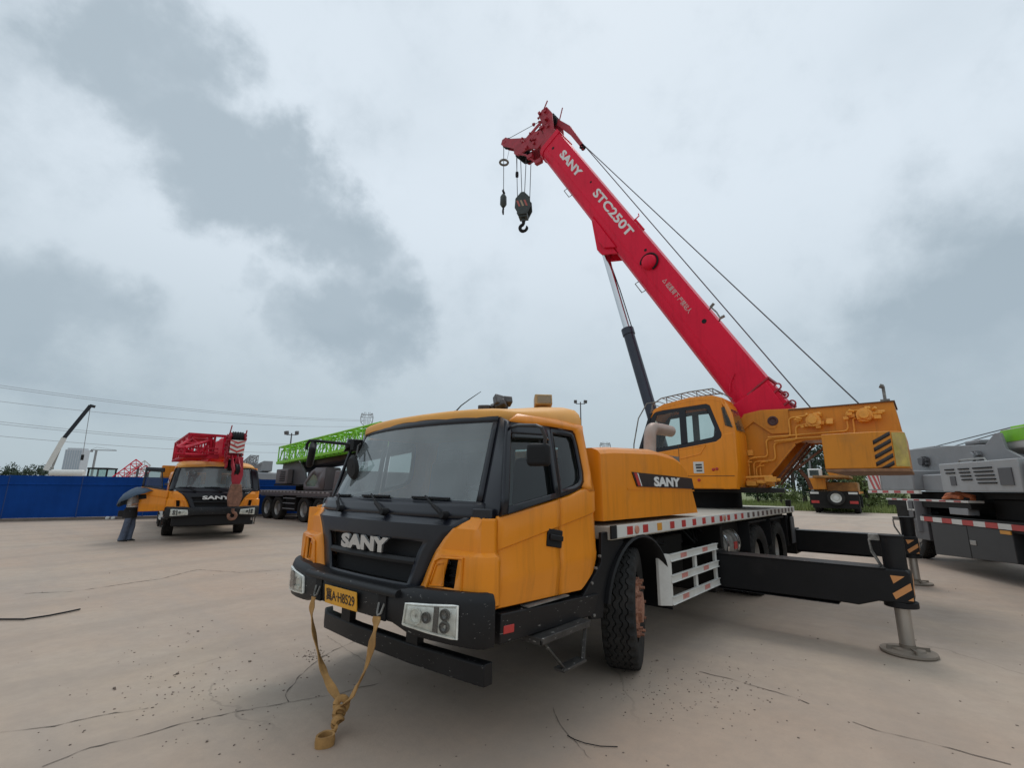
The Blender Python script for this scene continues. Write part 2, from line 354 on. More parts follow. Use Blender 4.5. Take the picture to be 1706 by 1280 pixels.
# ---------------------------------------------------------------- the carrier with its cab (front at x = 0, heading +X, left +Y)
FX = ((.90, -.03), (.95, -.035), (1.3, -.05), (1.385, -.055), (1.415, -.105), (1.54, -.17))
def front_x(y, z): return interp(FX, z) - .10*(y/1.05)**2
BZ = ((.90, .61), (.93, .62), (1.0, .665), (1.1, .705), (1.2, .755), (1.3, .83), (1.37, .90), (1.43, .99))
def zbelt(x): return interp(((0, 1.45), (.2, 1.45), (1.1, 1.595), (1.33, 1.655), (1.37, 1.72), (1.42, 2.0), (1.45, 2.13), (1.7, 2.14)), -x)
def zbot(x): return interp(((0, .87), (.25, .87), (1.28, .84), (1.58, 1.0)), -x)
def side_y(x): return interp(((0, 1.20), (.235, 1.217), (.35, 1.224), (1.3, 1.224), (1.46, 1.214), (1.54, 1.19), (1.58, 1.13)), -x)
def up_y(x, z): return side_y(x) - max(0, z-1.5)*.185
def wsp(s, t):
    if s < 0: return V((-.185-.265*t-.14*s*s-.03*s**6, s*(1.10-.10*t), 1.54+.65*t - .012*s*s))
    return V((-.185-.265*t-.10*s*s, s*(1.02-.09*t), 1.54+.65*t - .012*s*s))
def sidecols(xs, sg):
    cols = []
    for x in xs:
        zb, zt = zbot(x), zbelt(x); zc = 1.24+.165*(-x-.2); zf = 1.05+.05*(-x-.2); y = side_y(x)
        ztl = min(zt, 1.66 if x < -1.34 else zt)
        rows = [(zb, -.045), (zb+.012, -.024), (zf-.05, -.004), (zf, .002), (zf+.03, -.004), (zc-.014, -.014), (zc, 0), (ztl-.035, 0), (ztl-.012, -.006), (ztl, -.022)]
        cols.append([V((x, sg*(y+d), z)) for z, d in rows])
    return cols
def strip(mb, cols, flip):
    n = len(cols[0]); vs = [p for c in cols for p in c]
    fs = []
    for i in range(len(cols)-1):
        for j in range(n-1):
            q = (i*n+j, (i+1)*n+j, (i+1)*n+j+1, i*n+j+1); fs.append(q if flip else q[::-1])
    mb.add(vs, fs)
def xs_range(a, b, n): return [a+(b-a)*i/n for i in range(n+1)]

def make_cab(root, det=True, open_right=0, door_mat=None):
    """truck cab: shell, doors, glass, black front panel, bumper, interior"""
    # black centre panel with a grille pocket
    b = MB(); zs = [.90, .955, .975, 1.05, 1.12, 1.2, 1.265, 1.285, 1.33, 1.385, 1.40, 1.415, 1.44]; S = [-1, -.93, -.86, -.8, -.6, -.4, -.2, 0, .2, .4, .6, .8, .86, .93, 1]
    vs = [V((front_x(s*interp(BZ, z), z), s*interp(BZ, z), z)) for z in zs for s in S]; n = len(S); fs = []
    for j in range(len(zs)-1):
        for i in range(n-1):
            if 3 <= i <= 10 and 2 <= j <= 5: continue
            fs.append((j*n+i, j*n+i+1, (j+1)*n+i+1, (j+1)*n+i))
    b.add(vs, fs)
    panel = b.build('front_panel', NAVY, root, solid=.02)
    # cowl under the windscreen, corner to corner
    b = MB()
    def cow(u, t):
        z = 1.435+.105*t; s = u*2-1; y = s*(1.06 if s > 0 else 1.10); return V((front_x(y*.93, z)-.03*max(0, abs(s)-.8)*5*abs(s), y, z))
    b.grid(cow, 24, 3); b.build('cowl', NAVY, root, solid=.03)
    # grille: back plate, bars
    b = MB()
    for k, (z, h) in enumerate(((1.125, .05),)):
        w = interp(BZ, z)*.80
        b.loft([[V((front_x(y, z)+dx-(.03 if k else 0), y, z+dz)) for dx, dz in ((-.05, -h/2), (.0, -h/2), (.004, 0), (-.012, h/2), (-.05, h/2))] for y in xs_range(-w, w, 12)])
    b.build('grille', BLK, root, bevel=.004)
    b = MB(); b.hexa([V((front_x(y, z)+dx, y, z)) for z in (.965, 1.275) for y, dx in ((-interp(BZ, z)*.82, -.10), (-interp(BZ, z)*.82, -.065), (interp(BZ, z)*.82, -.065), (interp(BZ, z)*.82, -.10))])
    b.build('grille_backing', RUBTRIM, root)
    for sg in (1, -1):
        # yellow corner panel, wrapping to the door
        b = MB(); zz = [.90, .915, .95, 1.0, 1.1, 1.18, 1.205, 1.23, 1.3, 1.37, 1.43, 1.445]; rows = []
        for z in zz:
            bl = .052 if z < 1.19 else (.046 if z < 1.21 else 0)
            if z < .91: bl = .03
            y0 = interp(BZ, z); row = []
            for k in range(9):
                y = lerp(y0+.004, 1.10, k/8); row.append(V((front_x(y, z)+bl*min(1, k/1.6), sg*y, z)))
            yb = bl*.7
            row += [V((-.145+bl*.6, sg*(1.16+yb*.4), z)), V((-.175+bl*.4, sg*(1.198+yb*.7), z)), V((-.205, sg*(1.212+yb), z)), V((-.236, sg*(1.214+yb), z))]
            rows.append(row)
        vs = [p for r in rows for p in r]; n = len(rows[0]); fs = []
        hole = lambda i, j: 3 <= i <= 4 and 3 <= j <= 4
        for j in range(len(zz)-1):
            for i in range(n-1):
                if i in (4, 5) and 3 <= j <= 4: continue
                q = (j*n+i, j*n+i+1, (j+1)*n+i+1, (j+1)*n+i); fs.append(q if sg > 0 else q[::-1])
        b.add(vs, fs); cp = b.build('corner_panel', YEL, root, solid=.018)
        b = MB(); ya, yb_ = [lerp(interp(BZ, 1.09), 1.10, k/8) for k in (4, 6)]
        b.bb((front_x(.93, 1.1)-.03, sg*(ya-.01), .99), (front_x(.93, 1.1)-.012, sg*(yb_+.01), 1.19)); 
        for k in range(4): b.box((front_x(.93, 1.1)+.0, sg*(ya+yb_)/2, 1.02+.048*k), (.02, yb_-ya, .012), (0, .5, 0))
        b.build('vent', RUBTRIM, cp)
        fr_ = MB(); fo = lambda y, z: V((front_x(y, z)+.056, sg*y, z))
        fr_.tube([fo(.80, 1.035), fo(.835, 1.135), fo(.905, 1.15), fo(.905, 1.01), fo(.79, 1.0), fo(.80, 1.035)], .006, 6, False)
        fr_.tube([fo(.755, .965), fo(.82, 1.16), fo(.87, 1.185), fo(1.05, 1.19), fo(1.05, .965), fo(.755, .965)], .010, 6, False); fr_.build('vent_surround', YEL, cp)
        # door skin and rear quarter
        door = None
        xs = xs_range(-.246, -.952, 12)
        b = MB(); strip(b, sidecols(xs, sg), sg > 0)
        opened = (sg < 0 and open_right)
        if opened:
            door = empty('door', (-.246, -1.215, 0), open_right, root)
            tm = MB(); tm.v = [p - V((-.246, -1.215, 0)) for p in b.v]; tm.f = b.f; tm.m = b.m
            dskin = tm.build('door_skin', YEL, door, solid=.05)
        else: door = b.build('door', YEL, root, solid=.03)
        def dput(mb, name, m, **k):
            if opened: mb.v = [p - V((-.246, -1.215, 0)) for p in mb.v]
            return mb.build(name, m, door, **k)
        # door window: frame and pane
        def wq(s, t, s0=0, s1=1):
            xb = lerp(-.262, -.948, s); xt = lerp(-.43, -.955, s); zb = zbelt(xb)+.002; zt = lerp(2.125, 2.14, s)
            z = lerp(zb, zt, t); x = lerp(xb, xt, t); return V((x, sg*(up_y(x, z)-.012), z))
        b = MB()
        for (s0, s1, t0, t1) in ((0 if sg > 0 else .2, .085 if sg > 0 else .24, 0, 1), (.93, 1, 0, 1), (.085, .93, 0, .07), (.085, .93, .86, 1)): b.grid(wq, 6, 6, s0, s1, t0, t1, flip=sg > 0)
        dput(b, 'window_frame', NAVY, solid=.03)
        b = MB(); b.grid(lambda s, t: wq(s, t)+V((0, -sg*.012, 0)), 6, 6, .08 if sg > 0 else .23, .935, .06, .87, flip=sg > 0); dput(b, 'window_pane', SDG)
        # rain visor over the window
        b = MB(); b.grid(lambda s, t: wq(s, .80+.15*t) + V((0, sg*(.035-.03*t), 0)), 12, 3, .1, .92, flip=sg > 0); dput(b, 'rain_visor', glass('smoked_visor', (.06, .065, .07), .9), solid=.004)
        # handle
        b = MB(); hz = 1.275; hx = -.885
        b.box((hx, sg*(side_y(hx)-.008), hz), (.19, .02, .13), (0, -.17, 0)); dput(b, 'handle_recess', RUBTRIM, bevel=.008)
        b = MB(); b.box((hx, sg*(side_y(hx)+.012), hz+.004), (.165, .02, .04), (0, -.17, 0)); dput(b, 'handle', BLK, bevel=.007)
        for xx in (-.241, -.957):
            q = MB(); q.bb((xx-.02, sg*1.165, .88), (xx+.02, sg*1.19, zbelt(xx)-.03)); q.build('dark_seam_backing', RUBTRIM, root)  # dark strip added behind the door gap to darken the seam
        # rear quarter
        b = MB(); strip(b, sidecols(xs_range(-.962, -1.58, 12), sg), sg > 0); b.build('rear_quarter', YEL, root, solid=.03)
        # quarter window
        zt = 2.135
        outl = [(-.968, zbelt(-.968)), (-1.2, zbelt(-1.2)+.002), (-1.30, 1.652), (-1.355, 1.70), (-1.375, 1.78), (-1.365, 2.0), (-1.345, 2.11), (-1.31, 2.14), (-.975, 2.14)]
        ins = [(-1.01, 1.63), (-1.2, 1.665), (-1.275, 1.69), (-1.315, 1.73), (-1.328, 1.80), (-1.32, 1.98), (-1.305, 2.06), (-1.28, 2.085), (-1.01, 2.085)]
        P = lambda q, d: [V((x, sg*(up_y(x, z)-d), z)) for x, z in q]
        A, B = P(outl, .010), P(ins, .014); n = len(A)
        b = MB(); b.add(A+B, [((i, (i+1) % n, n+(i+1) % n, n+i) if sg < 0 else (n+i, n+(i+1) % n, (i+1) % n, i)) for i in range(n)]); b.build('quarter_window_frame', NAVY, root, solid=.02)
        b = MB(); b.add(P(ins, .022), [tuple(range(n))]); b.build('quarter_window', SDG, root, smooth=0)
        # rear pillar, yellow
        b = MB(); fr = [(-1.30, 1.655), (-1.355, 1.695), (-1.378, 1.78), (-1.368, 2.0), (-1.348, 2.11), (-1.31, 2.142), (-1.1, 2.145), (-.95, 2.145), (-.45, 2.13)]
        bk = [(-1.40, 1.62), (-1.5, 1.62), (-1.56, 1.75), (-1.56, 2.0), (-1.56, 2.15), (-1.5, 2.2), (-1.1, 2.2), (-.95, 2.2), (-.55, 2.19)]
        if sg < 0: fr[-1] = (-.72, 2.14); bk[-1] = (-.78, 2.19)
        A, M_, B = P(fr, .008), P([((x+q)/2, (z+w)/2) for (x, z), (q, w) in zip(fr, bk)], .0), P(bk, .004)
        vs = A+M_+B; n = len(A); b.add(vs, [((k*n+i, k*n+i+1, (k+1)*n+i+1, (k+1)*n+i) if sg > 0 else (k*n+i, (k+1)*n+i, (k+1)*n+i+1, k*n+i+1)) for k in range(2) for i in range(n-1)])
        b.build('rear_pillar', YEL, root, solid=.03)
        # rear corner, vertical round
        b = MB(); b.loft([[V((-1.52, sg*(1.19-d), z)), V((-1.575, sg*(1.15-d), z)), V((-1.60, sg*(1.07-d), z)), V((-1.56, sg*(1.07-d), z)), V((-1.52, sg*(1.15-d), z))] for z, d in ((1.0, 0.02), (1.5, .0), (1.9, .075), (2.19, .125))])
        b.build('rear_corner', YEL, root, smooth=50)
        # A pillar
        b = MB()
        def ap(s, t):
            p0 = wsp(sg*1.0, -.10+1.13*t); p2 = V((lerp(-.262, -.43, t), sg*(up_y(-.3, lerp(1.42, 2.13, t))-.010), lerp(1.42, 2.135, t)))
            p1 = V((lerp(-.235, -.49, t), sg*lerp(1.165, 1.045, t), lerp(1.42, 2.16, t)))
            if sg < 0: p1 = V((lerp(-.36, -.62, t), -lerp(1.19, 1.07, t), lerp(1.42, 2.15, t))); p2 = p2 + V((-.20, 0, 0))
            return p0*(1-s)**2 + p1*2*s*(1-s) + p2*s*s
        b.grid(ap, 6, 8, flip=sg < 0); b.build('windscreen_pillar', NAVY, root, solid=.03)
        # mirrors and their arms
    b = MB(); b.bb((-.36, .99, 1.36), (-.222, 1.172, 1.505)); b.build('pillar_base', NAVY, root, bevel=.01)
    # windscreen with black surround
    b = MB(); b.grid(lambda u, t: wsp(u*2-1, t), 28, 8, .006, .99, .015, .975); b.build('windscreen', WSG, root)
    b = MB()
    for (u0, u1, t0, t1, nu, nv) in ((0, 1, -.02, .025, 24, 1), (0, 1, .955, 1.06, 24, 2), (0, .010, .025, .955, 1, 8), (.978, 1, .025, .955, 1, 8)):
        b.grid(lambda u, t: wsp(u*2-1, t)+V((.006, 0, .002)), nu, nv, u0, u1, t0, t1)
    b.build('windscreen_surround', NAVY, root, solid=.02)
    # roof
    half = [(-.455, 0, 2.228), (-.47, .4, 2.225), (-.51, .72, 2.215), (-.555, .93, 2.20), (-.62, 1.035, 2.185), (-.75, 1.075, 2.182), (-1.1, 1.095, 2.185), (-1.42, 1.09, 2.19), (-1.54, 1.06, 2.19), (-1.59, .95, 2.19), (-1.61, .5, 2.19), (-1.61, 0, 2.19)]
    full = half + [(x, -y, z) for x, y, z in half[-2:0:-1]]
    rings = []
    for s, h in ((1.0, -.03), (1.004, .0), (1.0, .30), (.985, .52), (.95, .70), (.86, .84), (.7, .93), (.5, .97), (.25, 1), (.02, 1)):
        ring = []
        for x, y, z in full:
            X = -1.08+(x+1.08)*s; Y = y*s; ring.append(V((X, Y, lerp(z, 2.2, 1-s) + (h*(.075+.165*(-X-.5)) if h > 0 else h))))
        rings.append(ring)
    b = MB(); b.loft(rings); b.build('roof', YTOP, root, smooth=50)
    # rear wall with two windows
    b = MB()
    b.bb((-1.60, -1.08, .98), (-1.565, 1.08, 1.66)); b.bb((-1.60, -1.0, 2.03), (-1.565, 1.0, 2.2))
    for y0, y1 in ((-1.06, -.78), (-.22, .22), (.78, 1.06)): b.bb((-1.599, y0, 1.66), (-1.566, y1, 2.03))
    b.build('rear_wall', INT, root)
    for y in (-.5, .5):
        b = MB(); b.bb((-1.585, y-.28, 1.66), (-1.58, y+.28, 2.03)); b.build('rear_window', CLG, root)
    # interior
    b = MB(); b.bb((-1.56, -1.14, .93), (-.2, 1.14, .99)); b.bb((-1.56, -.35, .99), (-.9, .35, 1.2)); b.build('cab_floor', INTD, root)
    b = MB(); b.loft([[V((x, y, z)) for x, z in ((-.25, 1.1), (-.23, 1.47), (-.42, 1.55), (-.62, 1.52), (-.68, 1.40), (-.55, 1.1))] for y in (-1.1, -.5, 0, .5, 1.1)]); b.build('dashboard', INT, root, bevel=.02)
    for y in (-.62, .62):
        st = MB(); st.box((-1.15, y, 1.26), (.5, .52, .16)); st.box((-1.43, y, 1.62), (.14, .5, .62), (0, -.12, 0)); st.box((-1.47, y, 1.98), (.10, .26, .16), (0, -.12, 0)); st.box((-1.15, y, 1.1), (.4, .4, .2))
        st.build('seat', INTD, root, bevel=.04)
    b = MB(); c = V((-.78, .62, 1.52)); ax = V((-.55, 0, .83)).normalized(); e = V((0, 1, 0)); g = ax.cross(e)
    b.tube([c+(e*math.cos(a)+g*math.sin(a))*.21 for a in [2*math.pi*k/24 for k in range(25)]], .014, 6, False); b.tube([c-e*.2, c, c+e*.2], .012, 6); b.cyl(c, c-ax*.35, .03)
    b.build('steering_wheel', RUBTRIM, root)

def bumper_path():
    half = [(0, .085), (.3, .083), (.55, .078), (.72, .066), (.9, .04), (1.05, .0), (1.15, -.035), (1.21, -.07), (1.25, -.12), (1.26, -.18)]
    return [(x, -y) for y, x in half[:0:-1]] + [(x, y) for y, x in half]
def bump_at(y):
    half = [(0, .085), (.3, .083), (.55, .078), (.72, .066), (.9, .04), (1.05, .0), (1.15, -.035), (1.21, -.07), (1.25, -.12)]
    return interp(half, abs(y))
def make_front(root, plate=None, under=True, det=True, lampz=0):
    path = bumper_path(); b = MB(); rings = []
    P = [V((x, y, 0)) for x, y in path]
    for i, p in enumerate(P):
        d = (P[min(i+1, len(P)-1)]-P[max(0, i-1)]).normalized(); nrm = V((d.y, -d.x, 0))
        zb = interp(((0, .735), (.58, .735), (.66, .695), (1.3, .665)), abs(p.y)); zt = interp(((0, .955), (.6, .955), (.72, .985), (1.3, 1.0)), abs(p.y))
        prof = ((-.05, zb), (-.008, zb+.015), (0, zb+.045), (.002, zt-.06), (-.012, zt-.02), (-.035, zt), (-.17, zt), (-.17, zb))
        rings.append([p + nrm*o + V((0, 0, z)) for o, z in prof])
    b.loft(rings); bp = b.build('bumper', BLKW, root, smooth=40)
    if det:
        # worn rail along the centre of the bumper with two tow slots
        b = MB(); b.loft([[V((bump_at(y)+.02+dx, y, z)) for dx, z in ((-.03, .915), (.012, .918), (.02, .94), (.005, .962), (-.03, .965))] for y in xs_range(-.62, .62, 10)]); b.build('bumper_rail', BLKW, bp, smooth=60)
        for y in (-.42, .45):
            b = MB(); b.bb((bump_at(y)-.002, y-.045, .75), (bump_at(y)+.012, y+.045, .915)); b.build('tow_slot', RUBTRIM, bp)
            b = MB(); b.tube([V((bump_at(y)+.012, y-.03, .86)), V((bump_at(y)+.03, y-.02, .80)), V((bump_at(y)+.038, y, .785)), V((bump_at(y)+.03, y+.02, .80)), V((bump_at(y)+.012, y+.03, .86))], .008, 6); b.build('shackle', GALV, bp)
    for sg in (1, -1):
        y0, y1 = .70, 1.10
        def lp(s, t, o=.0):
            y = lerp(y0, y1, s); z0 = lerp(.765, .735, s); z1 = lerp(.893, .925, s); y += .02*(1-t)*(1-s)*-1
            x = bump_at(y); y2 = y+.01; n = V((1, (bump_at(y)-bump_at(y2))/.01, 0)).normalized(); return V((x, y, lerp(z0, z1, t))) + n*o
        def fl(p): return V((p.x, sg*p.y, p.z))
        hl = MB(); hl.grid(lambda s, t: fl(lp(s, t, .008)), 16, 3, flip=sg < 0); lamp = hl.build('headlight', LAMP, root, solid=.02)
        rim = MB(); rim.tube([fl(lp(s, t, .012)) for s, t in [(k/12, 0) for k in range(13)] + [(1, .5)] + [(1-k/12, 1) for k in range(13)] + [(0, .5), (0, 0)]], .008, 6, False); rim.build('lamp_bezel', LAMP, lamp)
        for (s, t, r, m) in ((.25, .5, .052, LAMP), (.47, .52, .034, LAMPD), (.80, .70, .036, LAMPD), (.80, .30, .036, LAMPD)):
            c = fl(lp(s, t, .012)); ax = (fl(lp(s, t, .1)) - c).normalized()
            q = MB(); q.lathe([(r, 0), (r, .012), (r*.82, .013), (r*.72, .003), (r*.3, -.004), (0, -.004)], c, ax, 20); q.build('lamp_bowl', m, lamp)
        q = MB(); q.grid(lambda s, t: fl(lp(s, t, .013)), 2, 1, .59, .68, .05, .95, flip=sg < 0); q.build('lamp_divider', LAMPD, lamp)
        q = MB(); q.grid(lambda s, t: fl(lp(s, t, .028)), 16, 3, .01, .99, .04, .96, flip=sg < 0); q.build('lamp_lens', LNS, lamp)
    if plate:
        b = MB(); b.box((.108, -.055, .825), (.008, .45, .135), (0, .10, 0)); pl_ = b.build('licence_plate', PLATEY, root, bevel=.003)
        yd = V((.10, 0, 1)); lettering('plate_lettering', plate, (.113-.006, -.255, .782), (0, 1, 0), yd, .40, .092, mat('plate_black', (.03, .015, .01), .6), pl_, bold=.012, ext=.003)
    if under:
        b = MB(); b.loft([[V((x+dx, y, z)) for dx, z in ((-.05, .405), (.03, .405), (.03, .53), (.018, .54), (-.05, .54))] for y, x in ((-1.0, -.34), (-.85, -.26), (-.3, -.22), (.4, -.22), (.9, -.25), (1.12, -.27))])
        ub = b.build('underrun_bar', BLKW, root, bevel=.006)
        for y in (-.45, .44):
            b = MB(); b.bb((-.25, y-.065, .54), (-.19, y+.065, .78)); b.build('underrun_bracket', BLK, root)
    return bp

def wipers(root):
    for y, yb in ((-.56, -.76), (.13, -.15), (.78, .52)):
        b = MB(); p0 = V((front_x(y, 1.46)+.035, y, 1.445)); s = yb/1.02; p1 = wsp(s, .05)+V((.035, 0, .01))
        b.cyl(p0-V((.05, 0, -.0)), p0+V((.025, 0, .01)), .032, .026, n=12); b.beam(p0+V((.01, 0, .005)), lerp(p0, p1, .45)+V((.022, 0, .012)), .030, .016); b.tube([lerp(p0, p1, .42)+V((.02, 0, .01)), p1], .009, 6)
        wp = b.build('wiper', RUBTRIM, root, bevel=.003)
        b = MB(); q = [wsp(max(-.97, min(.97, s + d)), .045+.0*d)+V((.016, 0, .0)) for d in xs_range(-.16, .22, 8)]; b.tube(q, .010, 6); b.build('wiper_blade', RUBTRIM, wp)

def mirrors(root):
    b = MB(); sgp = V((-.50, -.99, 2.06))
    b.tube([sgp, V((-.30, -1.42, 2.11)), V((-.26, -1.52, 2.115)), V((-.25, -1.55, 2.08)), V((-.25, -1.55, 2.02))], .016, 8); b.box((-.50, -1.0, 2.06), (.1, .06, .1)); arm = b.build('mirror_arm', RUBTRIM, root)
    b = MB(); b.tube([V((-.50, 1.03, 2.08)), V((-.40, 1.25, 2.085)), V((-.345, 1.46, 2.06)), V((-.35, 1.50, 2.045)), V((-.38, 1.51, 1.98)), V((-.385, 1.50, 1.93))], .013, 8); b.build('mirror_arm', mat('arm_grey', (.03, .03, .032), .3), root)
    b = MB(); b.box((-.37, 1.46, 1.865), (.07, .16, .15), (0, .0, .35)); b.build('side_mirror', RUBTRIM, root, bevel=.025, seg=3)
    b = MB(); b.box((-.27, -1.47, 1.97), (.07, .17, .24), (-.55, -.1, -.5)); b.build('side_mirror', RUBTRIM, root, bevel=.03, seg=3)
    b = MB(); c = V((-.295, -.685, 1.82)); e = V((.15, 1, .1)).normalized(); g = V((.2, -.1, 1)).normalized(); 
    b.lathe([(0, -.03), (.09, -.025), (.118, .0), (.105, .004), (0, .004)], c, (-.93, .10, .12), 24); b.tube([V((-.50, -.92, 2.07)), wsp(-.83, .78)+V((.07, 0, 0)), c+V((.02, .07, .10)), c+V((.03, .03, .0))], .009, 6); b.build('round_mirror', RUBTRIM, root)
def make_chassis(root, det=True, steer=0, dual=True, outr=True):
    b = MB()
    for y in (-.48, .48): b.bb((-9.3, y-.06, .72), (-.35, y+.06, 1.10))
    for x in xs_range(-1.0, -9.2, 9): b.bb((x-.05, -.48, .80), (x+.05, .48, 1.02))
    b.bb((-9.3, -1.05, .95), (-5.0, 1.05, 1.2)); b.bb((-3.2, -.9, .95), (-1.75, .9, 1.2)); b.bb((-1.7, -.42, .75), (-.5, .42, .94))
    b.build('chassis_frame', FRAME, root, bevel=.008)
    for x in (-2.3, -6.65, -8.0):
        b = MB(); b.cyl((x, -.9, .54), (x, .9, .54), .09, n=12); b.lathe([(0, -.26), (.16, -.2), (.22, 0), (.16, .2), (0, .26)], (x, 0, .54), (0, 1, 0), 16); b.build('axle', FRAME, root)
    wheel(root, -2.3, 1.03, out=1, steer=steer, rimdata=HUBM); wheel(root, -2.3, -1.03, out=-1, steer=steer, rimdata=HUBM)
    for x in (-6.65, -8.0):
        wheel(root, x, 1.08, out=1, dual=True); wheel(root, x, -1.08, out=-1, dual=True)
    for sg in (1, -1):
        # front wing: arch strip and filler panel behind the cab
        b = MB(); rings = []
        for k in range(21):
            a = R(lerp(12, 192, k/20)); r0, r1 = .655, .685; c = V((-2.30, 0, .555))
            rings.append([c+V((math.cos(a)*r, sg*y, math.sin(a)*r*.96)) for r, y in ((r0, .78), (r0, 1.22), (r0+.005, 1.245), (r1, 1.235), (r1, .78))])
        b.loft(rings); b.build('wheel_arch', BLK, root, smooth=30)
        b = MB(); arch = [(-2.30+math.cos(R(a))*.69, .555+math.sin(R(a))*.66) for a in (8, 22, 36, 50, 66)]
        poly = [(-1.30, .80), (-1.60, 1.02), (-1.62, 1.27), (-1.95, 1.27)] + arch[::-1] + [(-1.60, .58), (-1.42, .60)]
        b.prism([(x, sg*1.165, z) for x, z in poly], (0, sg*.035, 0)); wp = b.build('wing_panel', BLK, root, bevel=.006)
        for (x, z) in ((-1.36, .77), (-1.43, .88), (-1.50, .99), (-1.57, 1.08), (-1.45, .63)):
            q = MB(); q.cyl((x, sg*1.19, z), (x, sg*1.212, z), .012, n=8); q.build('bolt', GALV, wp)
        # sill, step and hanging rung
        b = MB(); b.hexa([V(p) for p in ((-1.45, sg*1.02, .63), (-.28, sg*1.02, .665), (-.28, sg*1.215, .665), (-1.45, sg*1.20, .63), (-1.50, sg*1.02, .79), (-.28, sg*1.02, .85), (-.28, sg*1.225, .85), (-1.50, sg*1.225, .79))]); sl = b.build('sill', BLKW, root, bevel=.008)
        if det:
            b = MB(); b.box((-.36, sg*1.218, .745), (.105, .012, .05), (0, -.05, 0)); b.build('side_reflector', REFR, sl, bevel=.004)
            b = MB(); b.bb((-.55, sg*1.16, .842), (-1.05, sg*1.232, .850)); b.build('scuff_plate', GALV, sl)
            b = MB(); b.bb((-.62, sg*1.12, .632), (-1.26, sg*1.285, .645)); b.bb((-.62, sg*1.275, .60), (-1.26, sg*1.29, .645)); b.bb((-.62, sg*1.12, .60), (-.635, sg*1.29, .634)); b.bb((-1.245, sg*1.12, .60), (-1.26, sg*1.29, .634)); st = b.build('step', STEPM, root, bevel=.004)
            b = MB()
            b.beam((-.68, sg*1.26, .60), (-.90, sg*1.28, .39), .03, .012); b.beam((-1.22, sg*1.26, .60), (-1.15, sg*1.28, .39), .03, .012); b.bb((-.87, sg*1.21, .372), (-1.17, sg*1.30, .392)); b.build('hanging_rung', STEPM, root, bevel=.003)
    b = MB(); b.bb((-3.3, -.40, .46), (-1.75, .40, 1.15)); b.bb((-1.75, -.34, .52), (-.75, .34, .92)); b.bb((-4.3, -.30, .58), (-3.3, .30, 1.0)); b.build('engine_occluder', FRAME, root, bevel=.04)  # unseen engine mass added to deepen the shade under the truck
    # engine hood
    for_h = [(-1.70, 1.36), (-1.68, 2.02), (-1.95, 2.045), (-2.9, 2.085), (-3.45, 2.05), (-3.66, 2.0), (-3.80, 1.93), (-3.93, 1.75), (-4.10, 1.36)]
    b = MB(); cx = -2.8
    prof = [(-1.16, 0), (-1.16, 1), (1.16, 1), (1.16, 0)]
    def ring(y, sx, dz):
        return [V((cx+(x-cx)*sx, y, (z if z < 1.4 else z-dz))) for x, z in for_h]
    b.loft([ring(-1.165, .985, .06), ring(-1.14, .995, .025), ring(-1.08, 1, 0), ring(1.08, 1, 0), ring(1.14, .995, .025), ring(1.165, .985, .06)]); hd = b.build('engine_hood', YEL, root, smooth=28)
    for sg in (1, -1):
        yy = sg*1.178
        q = MB(); q.prism([(x, sg*1.166, z) for x, z in ((-2.30, 1.815), (-3.93, 1.785), (-3.99, 1.655), (-2.40, 1.672))], (0, sg*.010, 0)); q.build('name_band', mat('badge_black', (.02, .016, .018), .35), hd)
        q = MB(); q.prism([(x, sg*1.17, z) for x, z in ((-2.335, 1.808), (-2.395, 1.807), (-2.475, 1.678), (-2.415, 1.679))], (0, sg*.010, 0)); q.build('red_flash', REFR, hd)
        q = MB(); q.prism([(x, sg*1.17, z) for x, z in ((-2.405, 1.807), (-2.425, 1.807), (-2.505, 1.677), (-2.485, 1.678))], (0, sg*.010, 0)); q.build('white_flash', WHTL, hd)
        if sg > 0: lettering('lettering', 'SANY', (-2.80, 1.178, 1.675), (-1, 0, .0), (0, 0, 1), .72, .105, WHTL, hd, bold=.045, ext=.004)
        else: lettering('lettering', 'SANY', (-3.52, -1.178, 1.675), (1, 0, .0), (0, 0, 1), .72, .105, WHTL, hd, bold=.045, ext=.004)
        q = MB(); q.prism([(x, sg*1.164, z) for x, z in ((-2.2, 1.655), (-4.0, 1.64), (-4.005, 1.625), (-2.2, 1.64))], (0, sg*.006, 0)); q.build('pressed_line', YEL, hd)
    # deck and marked edge strip
    b = MB(); b.bb((-9.42, -1.235, 1.20), (-1.72, 1.235, 1.315)); dk = b.build('deck', DECK, root, bevel=.006)
    for sg in (1, -1):
        b = MB(); b.bb((-9.43, sg*1.236, 1.215), (-1.80, sg*1.258, 1.322)); es = b.build('edge_strip', WHT, root, bevel=.003)
        b = MB(); b.bb((-1.80, sg*1.236, 1.21), (-1.70, sg*1.25, 1.325)); b.build('edge_end', RUBTRIM, dk)
        k = 0; x = -1.98
        while x > -9.3:
            k += 1; w = .11; m = REFY if k == 3 else REFR
            if k > 12: m = mat('worn_mark', (.10, .06, .055), .6, var=.3, vscale=20, dirt=.4, dirtcol=(.4, .36, .32))
            q = MB(); q.bb((x, sg*1.257, 1.232), (x-w, sg*1.262, 1.305)); q.build('reflective_mark', m, es)
            if k in (1, 9): 
                q = MB(); q.lathe([(0, 0), (.035, 0), (.04, .006), (.036, .014), (0, .018)], (x-.19, sg*1.258, 1.268), (0, sg, 0), 14); q.build('marker_lamp', mat('faded_red', (.5, .22, .15), .35), es)
            x -= .33 if k < 13 else .29
